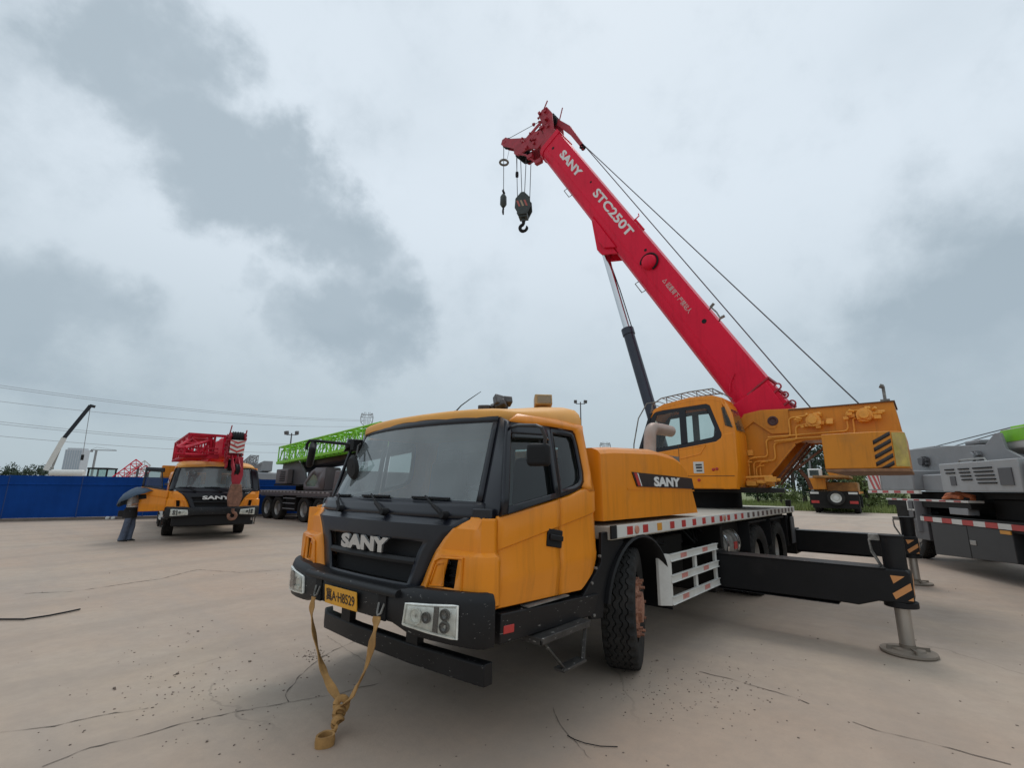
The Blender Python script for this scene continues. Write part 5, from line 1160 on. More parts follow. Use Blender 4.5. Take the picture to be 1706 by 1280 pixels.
b = MB(); d_ = V((9.4, 0, .75)).normalized(); n_ = V((-d_.z, 0, d_.x)); sec = boom_section(.6, .72); b.loft([[V((-8.3, 0, 2.25))+d_*s+V((0, y, 0))+n_*u for y, u in sec] for s in (0, 4, 9.2)]); b.build('boom', NAVY, g2, smooth=25)
b = MB(); lattice(b, (-8.7, -.72, 3.16), (.3, -.72, 3.76), .55, .84, 14, .044); lattice(b, (-8.7, -.72, 3.10), (.3, -.72, 3.70), .30, .60, 9, .026); b.build('stowed_jib', GREEN, g2)
b = MB(); b.beam((-8.8, -1.0, 2.78), (.3, -1.0, 3.33), .07, .12); b.beam((-8.8, -.44, 2.78), (.3, -.44, 3.33), .07, .12); b.build('jib_bottom_chord', GREEN, g2)
b = MB(); b.tube([V((-8.8, .1, 2.95)), V((-9.6, .1, 3.0)), V((-10.6, .15, 3.12))], .07, 8); b.box((-9.2, .1, 2.6), (.5, .5, .7)); b.build('rear_winch', GREYD, g2, bevel=.03)

# ================================================================ grey crane at the right edge
g3 = thing('truck_crane', 'light grey crane with vented engine housing and lime boom at right edge', 'truck crane', (-13.1, 3.12, 0), R(26.8))
b = MB(); b.bb((-.35, .03, .93), (7.5, 2.45, 1.12)); b.bb((-1.6, .7, .62), (8.5, 1.8, .95)); b.bb((-1.9, .5, .95), (-.4, 2.0, 1.35)); b.build('chassis_deck', FRAME, g3, bevel=.01)
for k in range(22):
    x = .02+.335*k; q = MB(); q.bb((x, 0.0, .985), (x+.33, .028, 1.085)); q.build('reflective_mark', WHT if k % 2 == 0 else REFR, g3)
for (x0, x1) in ((.55, 1.76), (1.775, 2.98)):
    b = MB(); b.hexa([V(p) for p in ((x0, .02, .27+.055*(x0-.55)), (x1, .02, .27+.055*(x1-.55)), (x1, .6, .3), (x0, .6, .3), (x0, .02, .975), (x1, .02, .975), (x1, .6, .975), (x0, .6, .975))]); lk_ = b.build('side_locker', mat('slate_paint', (.03, .031, .033), .5, var=.1, dirt=.25, dirtcol=(.08, .075, .07)), g3, bevel=.01)
    if x0 > 1:
        q = MB(); q.bb((x0+.03, .008, .61), (x0+.21, .02, .70)); q.build('latch', STEEL, lk_, bevel=.01)
q = MB(); q.bb((2.72, .0, .90), (2.98, .018, .965)); q.build('side_reflector', REFY, g3)
for x in (3.75, 5.2, 9.2):
    for y, o in ((.22, -1), (2.28, 1)): wheel(g3, x, y, out=o)
for x in (-.9,):
    for y, o in ((.32, -1), (2.18, 1)): wheel(g3, x-.2, y+(.25 if o < 0 else -.25), out=o)
b = MB(); b.cyl((.12, .12, .72), (.12, .12, 1.44), .15, n=20); b.bb((-.12, .02, .55), (.42, .5, 1.02)); b.build('outrigger_jack', GREYD, g3, bevel=.01)
b = MB(); b.bb((-.25, .0, 1.05), (-.05, .3, 1.42)); b.bb((-.45, .2, .85), (-.2, .6, 1.2)); b.build('tail_bracket', GREYD, g3, bevel=.01)
b = MB(); b.bb((-1.3, .06, 1.30), (1.95, 2.4, 1.43)); b.build('rear_deck', FRAME, g3)
b = MB(); b.bb((-1.1, .5, 1.43), (3.4, 2.1, 1.655)); b.build('rear_frame', FRAME, g3)
b = MB(); b.bb((-1.3, .03, 1.432), (1.95, .30, 1.475)); rd = b.build('rear_rail', WHT, g3)
for k in range(6):
    x = -1.0+.5*k; q = MB(); q.bb((x, .026, 1.44), (x+.22, .029, 1.47)); q.build('reflective_mark', REFR, rd)
b = MB(); 
for x in (-.28, .02): b.bb((x, -.0, 1.22), (x+.05, .03, 1.43))
b.bb((-.28, 0, 1.20), (.07, .03, 1.24)); b.build('rail_bracket', WHT, g3)
b = MB(); b.tube([V((.9, .2, 1.50)), V((1.1, .15, 1.58)), V((1.4, .2, 1.62)), V((1.75, .25, 1.55)), V((1.8, .2, 1.49))], .05, 8); b.tube([V((1.05, .1, 1.50)), V((1.3, .1, 1.56)), V((1.6, .12, 1.53))], .045, 8); b.build('rope_bundle', mat('orange_rope', (.42, .12, .04), .8, var=.3, vscale=12), g3)
b = MB(); b.box((1.55, .15, 1.25), (.6, .2, .14)); b.build('deck_tray', GREY, g3, bevel=.01)
b = MB(); b.cyl((3.6, 1.2, 1.12), (3.6, 1.2, 1.64), .8, n=32); b.bb((1.9, .35, 1.52), (6.2, 2.2, 1.64)); b.build('turntable', FRAME, g3)
b = MB(); b.bb((1.95, .45, 1.12), (7.2, 2.1, 1.515)); b.build('slew_base', FRAME, g3, bevel=.02)
b = MB(); b.bb((1.22, .02, 1.66), (3.46, .55, 2.245)); eh = b.build('engine_housing', GREYL, g3, bevel=.015)
for col, (x0, x1, n0, n1) in enumerate(((1.42, 1.72, 0, 2), (1.86, 2.18, 0, 4), (2.30, 2.82, 0, 5))):
    for k in range(n0, n1):
        q = MB(); q.bb((x0+.02*k, .0, 2.10-.072*k), (x1+.015*k, .022, 2.125-.072*k)); q.build('vent_slot', RUBTRIM, eh)
q = MB(); q.bb((2.98, .0, 1.78), (3.30, .025, 2.09)); q.build('inspection_window', GREYD, eh)
q = MB(); q.bb((1.55, .005, 1.78), (1.72, .025, 1.97)); q.build('latch_plate', GREYD, eh)
b = MB(); b.bb((3.52, .05, 1.68), (5.6, .55, 2.2)); b.build('operator_platform', GREY, g3, bevel=.03)
for y in (.75, 1.75):
    b = MB(); b.prism([V((x, y, z)) for x, z in ((-1.9, 1.75), (-2.0, 2.78), (-.2, 2.72), (.3, 2.72), (1.55, 2.64), (1.88, 2.85), (2.02, 2.84), (2.1, 2.5), (2.7, 2.2), (3.4, 1.95), (3.4, 1.66), (-.2, 1.66))], (0, .06, 0)); tp = b.build('turret_plate', GREY, g3, bevel=.01)
    if y < 1:
        rm = random.Random(4)
        for x, z in ((-.65, 2.40), (1.25, 2.40)):
            q = MB(); q.cyl((x, .75, z), (x, .62, z), .10, n=16)
            for k in range(9):
                a = rm.uniform(0, 6.28); q.box((x+.17*math.cos(a), .70, z+.1*math.sin(a)), (.07, .08, .06))
            q.build('winch_motor', GREYD if x < 0 else GREY, g3)
b = MB(); b.bb((-2.35, .1, 1.68), (-.05, 2.4, 2.16)); b.bb((-.05, .3, 1.66), (1.2, 2.2, 2.05)); b.build('counterweight', GREY, g3, bevel=.03)
b = MB(); b.prism([V((x, .085, z)) for x, z in ((-2.33, 1.70), (-1.6, 1.70), (-1.6, 2.14), (-2.33, 2.14))], (0, .012, 0)); cp = b.build('hazard_board', WHT, g3)
for k in range(3):
    x0 = -2.33+.26*k; q = MB(); q.prism([V((min(x, -1.6), .08, z)) for x, z in ((x0, 2.14), (x0+.13, 2.14), (x0+.43, 1.70), (x0+.30, 1.70))], (0, .004, 0)); q.build('red_stripe', REFR, cp)
b = MB(); b.bb((-2.34, .06, 1.60), (.2, .12, 1.68)); er = b.build('lower_rail', WHT, g3)
for k in range(4): 
    q = MB(); q.bb((-2.1+.6*k, .054, 1.61), (-1.8+.6*k, .058, 1.67)); q.build('reflective_mark', REFR, er)
b = MB(); d_ = V((1, 0, .02)); b.loft([[V((1.75, 1.25, 2.42))+d_*s+V((0, y, u)) for y, u in boom_section(.6, .5)] for s in (0, 3, 10)]); b.build('boom_lower', WHT, g3, smooth=25)
b = MB(); b.loft([[V((1.75, 1.25, 2.66))+d_*s+V((0, y, u)) for y, u in ((-.315, 0), (.315, 0), (.315, .24), (-.315, .24))] for s in (0, 10)]); b.build('boom_band', GREEN, g3)
b = MB(); b.cyl((2.3, 1.25, 2.35), (6.5, 1.25, 1.95), .15, n=16); b.build('lift_cylinder', NAVY, g3)
b = MB(); b.tube([V((-1.7, 1.1, 2.74)), V((1.95, 1.1, 2.98)), V((9, 1.1, 3.12))], .012, 5); b.tube([V((-.6, 1.2, 2.72)), V((1.95, 1.2, 2.98))], .012, 5); b.build('hoist_rope', ROPE, g3)
b = MB(); b.box((2.0, 1.2, 2.93), (.35, .25, .12)); b.build('rope_guide', GREEN, g3, bevel=.01)
for cx_, cl_ in ((-1.0, 1.0), (.9, .5)):
    b = MB(); b.box((cx_, 1.2, 2.74), (cl_, .6, .10)); b.build('winch_cover', GREY, g3, bevel=.03)
b = MB(); b.tube([V((1.4, .3, 2.24)), V((1.45, .3, 2.32)), V((2.2, .3, 2.32)), V((2.25, .3, 2.24))], .02, 6); b.build('grab_rail', STEEL, g3)

# ================================================================ orange crane seen from behind, far right
dv = ray(1388, 820); az = math.atan2(dv.y, dv.x); p4 = far(1388, 820, 43); p4.z = 0
g4 = thing('truck_crane', 'distant orange crane seen from behind with a spare wheel on its tail', 'truck crane', p4, az-R(4))
g4.scale = (1.25, 1.25, 1.2)
b = MB(); b.bb((0, -1.22, .5), (.3, 1.22, 1.35)); b.bb((0, -1.1, .32), (.25, 1.1, .55)); b.bb((.3, -1.0, .6), (8, 1.0, 1.2)); b.build('tail_frame', FRAME, g4, bevel=.02)
b = MB(); b.bb((.3, -1.22, 1.2), (8, 1.22, 1.35)); b.build('deck', YEL2, g4)
sw = empty('wheel', (-.12, -.12, .95), R(90), g4); place('tyre', TY, Matrix.Identity(4), sw); place('rim', rim_mesh('white_rim', .54, .30, WHT), Matrix.Identity(4), sw); sw.scale = (.82, .8, .82)
for y in (-.95, .95):
    b = MB(); b.bb((-.02, y-.2, .62), (.0, y+.2, .78)); b.build('tail_lamp', REFR, g4); 
    b = MB(); b.bb((-.03, y-.22, 1.18), (0, y+.22, 1.30)); b.build('marking_plate', WHT, g4)
for x in (1.6, 2.95, 6.8):
    for y in (1.0, -1.0): wheel(g4, x, y, out=1 if y > 0 else -1)
b = MB(); b.bb((.4, .35, 1.45), (2.4, 1.25, 2.15)); b.build('counterweight', YEL2, g4, bevel=.03)
b = MB(); b.bb((.8, -1.2, 1.35), (3.5, .35, 1.9)); b.bb((-.5, -.9, 2.15), (4, .9, 2.3)); b.build('upper_body', mat('brown_steel', (.28, .13, .03), .6, var=.4), g4, bevel=.03)
b = MB(); b.bb((.5, .55, 2.15), (1.6, 1.22, 2.75)); b.build('operator_cab', WHT, g4, bevel=.06)
b = MB(); b.bb((.48, .65, 2.3), (.5, 1.12, 2.65)); b.build('cab_window', SDG, g4)
b = MB(); b.loft([[V((2, 0, 2.3))+V((s, y, u)) for y, u in boom_section(.6, .7)] for s in (0, 8)]); b.build('boom', YEL2, g4)

# ================================================================ blue hoarding
f0 = V((.35, -27.1, 0)); fd = V((-.957, .29, 0)); fa = math.atan2(fd.y, fd.x)
fence = thing('hoarding', 'long blue sheet-metal hoarding along the back left side of the yard', 'hoarding', f0, fa)
def panel_mesh():
    b = MB(); xs = []; n = 24
    for k in range(n+1): xs.append((2.40*k/n, .012 if k % 4 in (1, 2) else 0))
    rows = [(.12, 0), (1.54, 0), (1.56, -.03), (1.60, -.03), (1.62, 0), (1.96, 0)]
    vs = [V((x, d+o, z)) for z, o in rows for x, d in xs]; m_ = len(xs)
    b.add(vs, [(j*m_+i, j*m_+i+1, (j+1)*m_+i+1, (j+1)*m_+i) for j in range(len(rows)-1) for i in range(m_-1)])
    o = b.build('panel', BLUEF, None, smooth=0); d = o.data; bpy.data.objects.remove(o); return d
PM = panel_mesh(); pm = MB(); pm.bb((-.035, -.05, 0), (.035, .02, 1.98)); o = pm.build('post', mat('blue_post', (.010, .05, .20), .5), None); PO = o.data; bpy.data.objects.remove(o)
for k in range(-6, 7):
    place('panel', PM, Matrix.Translation((2.44*k, rc.uniform(-.01, .01), rc.uniform(-.01, .015))) @ Matrix.Rotation(rc.uniform(-.004, .004), 4, 'Z'), fence); place('post', PO, Matrix.Translation((2.44*k-.02, .06, 0)), fence)
b = MB(); b.bb((-14.6, -.05, 0), (17.1, .12, .12)); b.build('base_kerb', mat('kerb_concrete', (.16, .13, .11), .9, var=.2), fence)
for u in (178, 189):
    p = onground(u, 866); p.z = 0
    b = MB(); b.lathe([(0, 0), (.07, .01), (.09, .06), (.07, .13), (0, .15)], (0, 0, 0), (0, 0, 1), 12); o = b.build('litter', WHT); o.location = p; o.rotation_euler = (.1, .4, u); tag(o, 'small white scrap of litter at foot of the blue hoarding', 'litter', 'white scraps by the hoarding')

# ================================================================ person with an umbrella
pp = onground(210, 902.5); pdir = V((RT.x, RT.y, 0)).normalized(); pa = math.atan2(pdir.y, pdir.x)+R(12)
per = thing('person', 'person in white top and blue jeans walking under a tilted umbrella', 'person', pp, pa)
def skinned(name, verts, edges, m, parent, sub=2, root=0):
    me = bpy.data.meshes.new(name); me.from_pydata([v[:3] for v in verts], edges, []); me.materials.append(m)
    o = bpy.data.objects.new(name, me); COL.objects.link(o); o.parent = parent
    md = o.modifiers.new('skin', 'SKIN'); md.use_smooth_shade = True
    sv = me.skin_vertices[0].data
    for i, v in enumerate(verts): sv[i].radius = (v[3], v[4] if len(v) > 4 else v[3]); sv[i].use_root = (i == root)
    s = o.modifiers.new('sub', 'SUBSURF'); s.levels = sub; s.render_levels = sub
    return o
H = .90    # scale to a height of about 1.53 m
bv = [(0, 0, .95, .13, .11), (0, 0, 1.12, .12, .10), (.01, 0, 1.32, .14, .10), (.02, 0, 1.44, .06), (.04, 0, 1.52, .055), (.055, 0, 1.60, .085, .075), (.05, 0, 1.68, .07),
      (.0, .10, .88, .085), (.06, .10, .48, .055), (-.02, .10, .09, .045), (.10, .10, .03, .035),
      (.0, -.10, .88, .085), (-.04, -.10, .48, .055), (-.13, -.10, .10, .045), (-.02, -.10, .03, .035),
      (.01, .17, 1.38, .05), (.02, .22, 1.14, .042), (.24, .16, 1.10, .032), (.30, .14, 1.11, .03),
      (.01, -.17, 1.38, .05), (.0, -.22, 1.14, .042), (.20, -.15, 1.20, .032), (.25, -.13, 1.23, .03)]
be = [(0, 1), (1, 2), (2, 3), (3, 4), (4, 5), (5, 6), (0, 7), (7, 8), (8, 9), (9, 10), (0, 11), (11, 12), (12, 13), (13, 14), (2, 15), (15, 16), (16, 17), (17, 18), (2, 19), (19, 20), (20, 21), (21, 22)]
for hand, sgn in ((18, 1), (22, -1)):
    hx, hy, hz = bv[hand][:3]
    for k, (dy, ln) in enumerate(((-.028, .06), (-.010, .07), (.010, .065), (.026, .05))):
        i = len(bv); bv.append((hx+ln*.6, hy+dy, hz+.005, .009)); bv.append((hx+ln, hy+dy, hz-.012, .008)); be += [(hand, i), (i, i+1)]
    i = len(bv); bv.append((hx+.02, hy-sgn*.045, hz+.02, .010)); be.append((hand, i))
skinned('body', [(x*H, y*H, z*H, *[r*H for r in rs]) for x, y, z, *rs in bv], be, SKIN, per)
def cl(name, rings, m, n=18):
    b = MB(); b.loft([[V((cx+rx*math.cos(2*math.pi*k/n), cy+ry*math.sin(2*math.pi*k/n), z))*H for k in range(n)] for cx, cy, z, rx, ry in rings]); return b.build(name, m, per, smooth=60)
cl('top', [(.0, 0, .98, .15, .17), (0, 0, 1.12, .15, .165), (.0, 0, 1.28, .155, .175), (.01, 0, 1.40, .12, .16), (.02, 0, 1.47, .065, .075)], CLWHT)
for s in (1, -1):
    b = MB(); sh = V((.01, s*.15, 1.39)); el_ = V((.02, s*.215, 1.13)); b.tube([sh*H, ((sh+el_)/2+V((0, s*.01, 0)))*H, el_*H], [.075*H, .07*H, .062*H], 12); b.build('sleeve', CLWHT, per, smooth=60)
    b = MB(); hipx = .0; leg = [(0, s*.085, .97, .115, .105), (.005*s+.01, s*.10, .72, .098, .09), (.05 if s > 0 else -.04, s*.10, .46, .085, .085), (.02 if s > 0 else -.08, s*.09, .22, .088, .082), (.0 if s > 0 else -.11, s*.09, .05, .10, .09)]
    n = 16; b.loft([[V((cx+rx*math.cos(2*math.pi*k/n), cy+ry*math.sin(2*math.pi*k/n), z))*H for k in range(n)] for cx, cy, z, rx, ry in leg]); b.build('trouser_leg', DENIM, per, smooth=60)
    sx = .06 if s > 0 else -.07
    b = MB(); b.loft([[V((sx-.12+.26*t, s*.10+w*math.cos(a), .012+max(0, h*(.5+.5*math.sin(a)))))*H for a in [2*math.pi*k/10 for k in range(10)]] for t, w, h in ((0, .03, .07), (.15, .042, .08), (.5, .045, .07), (.85, .042, .05), (1, .02, .03))]); b.build('shoe', CLBLK, per, smooth=60)
cl('tied_jacket', [(-.02, 0, .74, .19, .20), (-.03, 0, .86, .21, .215), (-.02, 0, 1.0, .175, .19), (-.0, 0, 1.08, .15, .17)], CLBLK)
b = MB(); b.loft([[V((-.30+.20*t, -.12, .88+.16*w))*H + V((0, y*H, 0)) for y, w in ((-.05, -.6), (.05, -.6), (.05, .6), (-.05, .6))] for t in (0, 1)]); b.build('shoulder_bag', CLBLK, per, bevel=.02)
b = MB(); r_ = .098*H; cc = V((.045, 0, 1.625))*H
def hr(u, v):
    th = u*2*math.pi; ph = v*math.pi*.62; x = math.sin(ph)*math.cos(th); y = math.sin(ph)*math.sin(th); z = math.cos(ph)
    k = .72 if x > .35 and z < .45 else 1.0
    return cc+V((x*k*1.03, y*.95, z*1.08))*r_
b.grid(hr, 20, 10); b.build('hair', CLBLK, per, smooth=60)
b = MB()
for s in (-1, 1): b.lathe([(0, .004), (.008, 0)], V((.128, s*.03, 1.615))*H, (1, 0, 0), 8)
b.build('eyes', CLBLK, per)
b = MB(); b.prism([V((.125, -.012, 1.585))*H, V((.125, .012, 1.585))*H, V((.125, 0, 1.62))*H], V((.02, 0, -.004))); b.build('nose', SKIN, per)
b = MB(); b.bb(V((.118, -.022, 1.553))*H, V((.128, .022, 1.560))*H); b.build('mouth', mat('lips', (.35, .12, .1), .6), per)
for s in (-1, 1):
    b = MB(); b.lathe([(0, .01), (.018, .004), (.02, -.004)], V((.04, s*.083, 1.60))*H, (0, s, 0), 10); b.build('ear', SKIN, per)
Mp = Matrix.Translation(pp) @ Matrix.Rotation(pa, 4, 'Z')
ph = MB(); ph.box((0, 0, 0), (.15, .075, .012), (0, -.35, 0)); o = ph.build('phone', WHT, None, bevel=.004); o.location = Mp @ V((.345, .125, 1.035)); o.rotation_euler = (0, 0, pa); tag(o, 'pale phone held out in the hand of the person under the umbrella', 'phone')
um = thing('umbrella', 'grey-blue open umbrella held tilted back over the walking person', 'umbrella', Mp @ V((.25*H, -.13*H, 1.23*H)), pa); 
um.rotation_euler = Euler((0, R(-27), pa), 'XYZ')
b = MB(); b.cyl((0, 0, -.12), (0, 0, .46), .009, n=8); b.tube([V((0, 0, -.12)), V((0, 0, -.16)), V((.02, 0, -.18)), V((.045, 0, -.16))], .012, 6); b.build('shaft', STEEL, um)
rings = []
for r, z in ((.005, .45), (.12, .435), (.28, .375), (.42, .26), (.52, .12)):
    rings.append([V((r*math.cos(2*math.pi*k/32)*(1-.05*(.5-.5*math.cos(8*2*math.pi*k/32))*(r/.52)), r*math.sin(2*math.pi*k/32)*(1-.05*(.5-.5*math.cos(8*2*math.pi*k/32))*(r/.52)), z+.03*(r/.52)**2*(.5-.5*math.cos(8*2*math.pi*k/32)))) for k in range(32)])
b = MB(); b.loft(rings, True, False); b.build('canopy', UMB, um, solid=.003, smooth=60)
for k in range(8):
    a = 2*math.pi*k/8; b = MB(); b.tube([V((r*math.cos(a), r*math.sin(a), z-.006)) for r, z in ((.005, .45), (.12, .435), (.28, .375), (.42, .26), (.52, .12))], .004, 4); b.build('rib', STEEL, um)

# ================================================================ things beyond the hoarding
def tree(name, label, loc, h, w, col, seed, n=1300, group=None, trunk_h=.3, leaf=.12):
    t = thing(name, label, 'tree', loc, 0, group); rt = random.Random(seed)
    b = MB(); b.tube([V((0, 0, -.05)), V((rt.uniform(-.1, .1), rt.uniform(-.1, .1), h*.35)), V((rt.uniform(-.2, .2), 0, h*.7))], [h*.035, h*.025, h*.01], 7)
    for k in range(5):
        a = rt.uniform(0, 6.28); z = h*rt.uniform(.3, .55); b.tube([V((0, 0, z)), V((math.cos(a)*w*.25, math.sin(a)*w*.25, z+h*.15))], [h*.014, h*.006], 5)
    b.build('trunk', mat('bark', (.07, .055, .045), .9, var=.3), t)
    cl_ = [(V((rt.gauss(0, w*.22), rt.gauss(0, w*.22), h*rt.uniform(trunk_h+.08, .93))), rt.uniform(.14, .26)*w) for _ in range(11)]
    b = MB()
    for k in range(n):
        c, r = rt.choice(cl_); d = V((rt.gauss(0, 1), rt.gauss(0, 1), rt.gauss(0, .8))).normalized(); p = c+d*r*rt.uniform(.55, 1.1)
        e = V((rt.gauss(0, 1), rt.gauss(0, 1), rt.gauss(0, 1))).normalized(); f = e.cross(d).normalized(); s = leaf*w*.35*rt.uniform(.6, 1.3)
        b.add([p-e*s, p+f*s*.6, p+e*s, p-f*s*.6], [(0, 1, 2, 3)])
    o = b.build('crown', mat('foliage_%s' % col, {'dark': (.028, .052, .026), 'mid': (.05, .085, .03), 'light': (.15, .19, .06)}[col], .7, var=.45, vscale=2), t, smooth=0)
    return t
def gp(u, v, dist):
    p = far(u, v, dist); p.z = 0; return p
for k, (u, d, h, w, lab) in enumerate(((8, 120, 4.6, 4.5, 'dark tree at far left beyond the blue hoarding'), (45, 130, 4.2, 3.5, 'lower dark tree beyond the hoarding left of the white crane boom'), (66, 125, 4.9, 4.2, 'taller rounded dark tree beyond the hoarding at the white crane boom'), (30, 140, 3.9, 4, 'low dark scrub tree beyond hoarding between two taller trees'))):
    tree('tree', lab, gp(u, 800, d), h, w, 'dark', 20+k, n=900)
# white crane with a dark telescoped jib far beyond the hoarding
fc = gp(82, 800, 120); c7 = thing('mobile_crane', 'far white crane with raised boom and dark telescope beyond the blue hoarding', 'crane', fc, 0)
def rel(u, v, dist, o): return far(u, v, dist)-o
pA, pB, pC = rel(76, 784, 120, fc), rel(107, 730, 120, fc), rel(151, 676, 120, fc)
b = MB(); b.beam(pA, pB, .7, .8); b.build('boom_base', WHT, c7)
b = MB(); b.beam(pB, pC, .62, .62); b.beam(pC, pC+V((-.5, .5, -.2)), .5); b.build('telescope', NAVY, c7)
b = MB(); b.beam(rel(84, 787, 120, fc), rel(100, 748, 120, fc), .3); b.build('lift_cylinder', STEEL, c7)
pD = rel(138, 758, 120, fc); b = MB(); b.tube([pC, pD], .05, 4); b.build('hoist_rope', GREY, c7)
b = MB(); b.box(pD-V((0, 0, .5)), (.4, .4, 1.0)); b.build('hook', RUBTRIM, c7)
q0 = rel(72, 800, 120, fc); b = MB(); b.box((0, 0, 2.0), (5, 3, 1.4)); b.build('turret', WHT, c7, bevel=.1); b = MB(); b.box((0, 0, .9), (9, 2.6, .8)); b.build('carrier', GREYD, c7, bevel=.1)
for x in (-3.2, -1.8, 2, 3.4):
    for y in (-1.1, 1.1): wheel(c7, x, y, out=1 if y > 0 else -1)
# white tank on a trailer
tp_ = gp(110, 800, 95); tk = thing('tank_trailer', 'long white cylindrical tank trailer showing above the blue hoarding', 'trailer', tp_, pa)
b = MB(); b.lathe([(0, -2.1), (.4, -2.08), (.52, -1.9), (.52, 1.9), (.4, 2.08), (0, 2.1)], (0, 0, 3.05), (1, 0, 0), 20); b.build('tank', WHT, tk)
b = MB(); b.bb((-2.2, -.5, .9), (2.2, .5, 1.15)); 
for x in (-1.5, 1.5): b.bb((x-.1, -.4, 1.1), (x+.1, .4, 2.7))
b.build('frame', GREYD, tk)
for x in (-1.2, .2):
    for y in (-1, 1): wheel(tk, x, y, out=1 if y > 0 else -1)
# loader with a dark cab
lo = thing('wheel_loader', 'dark-cabbed machine showing over the hoarding beside the red lattice sections', 'loader', gp(168, 800, 60), pa)
b = MB(); b.bb((-2.2, -1, .8), (1.8, 1, 1.7)); b.build('body', GREYD, lo, bevel=.1)
b = MB()
for x in (-.75, .75):
    for y in (-.7, .7): b.beam((x, y, 1.7), (x, y, 3.0), .12)
b.bb((-.85, -.8, 2.95), (.85, .8, 3.1)); b.build('cab_frame', RUBTRIM, lo, bevel=.02)
for y in (-.72, .72):
    b = MB(); b.bb((-.7, y-.005, 1.75), (.7, y+.005, 2.95)); b.build('pane', CLG, lo)
for x in (-1.4, 1.3):
    for y in (-1.0, 1.0): wheel(lo, x, y, z=.7, out=1 if y > 0 else -1, s=1.3)
b = MB(); b.prism([V((x, -1.2, z)) for x, z in ((2.6, .3), (3.4, .3), (3.2, 1.1), (2.7, 1.2))], (0, 2.4, 0)); b.beam((1.2, -.5, 1.6), (2.8, -.5, .8), .18); b.beam((1.2, .5, 1.6), (2.8, .5, .8), .18); b.build('bucket', GREY, lo)
b = MB(); b.bb((-2.1, -.6, 1.7), (-.9, .6, 2.35)); b.build('engine_cover', GREY, lo, bevel=.05)
# leaning lattice boom sections, red and white
for k, (u, v, du, dv_, m, w_) in enumerate(((188, 800, 44, -30, RED, 'red'), (200, 802, 46, -30, WHT, 'white'), (208, 802, 40, -22, RED, 'red'))):
    A0 = far(u, v+6, 42+.8*k); B0 = far(u+du, v+dv_, 42+.8*k); o_ = V((A0.x, A0.y, 0)); d = (B0-A0).normalized()
    A1 = A0 - d*(A0.z/d.z) + d*.05 if d.z > 0 else A0
    lb = thing('lattice_section', ['lower red lattice boom section leaning up behind the blue hoarding', 'white lattice boom section leaning between two red ones behind the hoarding', 'upper right red lattice boom section leaning behind the hoarding'][k], 'lattice boom', (A1.x, A1.y, 0))
    sd_ = d.cross(V((0, 0, 1))).normalized(); b = MB(); lattice(b, A1-lb.location+V((0, 0, .3)), B0-lb.location, .5, .5, 9, .035, sd_, sd_.cross(d)); b.build('lattice', m, lb)
    b = MB(); b.beam(B0-lb.location-V((0, 0, .3)), V(((B0-lb.location).x, (B0-lb.location).y, 0)), .12); b.build('trestle', GREYD, lb)
# a pale tower block and a tower crane far away
tb = thing('tower_block', 'glass tower block pale with haze on the skyline beyond the hoarding', 'building', gp(120, 800, 520), pa)
GLS = mat('haze_glass', (.34, .40, .45), .3, var=.1); PAL = mat('haze_concrete', (.50, .53, .56), .8)  # air haze is painted into both colours
b = MB(); b.box((0, 0, 14), (12, 9, 28)); b.box((0, 0, 28.6), (10, 8, 1.2)); b.build('wall', PAL, tb)
for k in range(7):
    b = MB(); b.bb((-5.7+1.65*k, -4.58, 1), (-4.6+1.65*k, 4.58, 27.4)); b.build('window_strip', GLS, tb)
tw = thing('tower_crane', 'tiny tower crane on the skyline right of the tower block', 'tower crane', gp(151, 800, 400), pa)
b = MB(); b.box((0, 0, 11), (.9, .9, 22)); b.build('mast', GREY, tw); b = MB(); b.bb((-3, -.3, 22), (11, .3, 22.5)); b.bb((-3, -.5, 21), (-2, .5, 22)); b.beam((-3, 0, 22.5), (0, 0, 24), .15); b.beam((11, 0, 22.5), (0, 0, 24), .15); b.build('jib', GREY, tw)
# pale cranes parked behind the hoarding near the middle
def pale_crane(u, dist, rz, label, m, bel, hc):
    t = thing('truck_crane', label, 'truck crane', gp(u, 800, dist), rz); 
    b = MB(); b.bb((-5, -1.2, .9), (5, 1.2, 1.3)); b.build('deck', GREYD, t); b = MB(); b.bb((3.0, -1.2, 1.3), (5.0, 1.2, 2.5)); b.build('carrier_cab', m, t, bevel=.1)
    b = MB(); b.bb((3.2, -1.21, 1.8), (4.6, 1.21, 2.35)); b.build('cab_window', SDG, t)
    b = MB(); b.bb((-3.6, -1.1, 1.3), (-1.0, 1.1, 2.6)); b.build('turret', m, t, bevel=.08); b = MB(); b.bb((-1.0, -1.15, 1.4), (.6, -.3, 3.0)); b.build('operator_cab', m, t, bevel=.1); b = MB(); b.bb((-.8, -1.16, 2.1), (.4, -1.14, 2.8)); b.build('operator_window', SDG, t)
    b = MB(); b.beam((-3.2, 0, 2.7), (-3.2+8*math.cos(bel), 0, 2.7+8*math.sin(bel)), .6, .7); b.build('boom', m, t, bevel=.04)
    b = MB(); lattice(b, (-3.0, -.8, 3.0), (4, -.8, 3.3+bel*4), .5, .5, 9, .035); b.build('stowed_jib', m, t)
    for x in (-3.6, -2.2, 1.6, 3.6):
        for y in (-1, 1): wheel(t, x, y, out=1 if y > 0 else -1)
pale_crane(428, 42, R(75), 'pale grey crane half hidden between yellow crane and lime jib crane', GREY, .03, 2.2)
pale_crane(418, 56, R(35), 'white crane farther back over the roof of the parked yellow crane', WHT, .06, 2.2)
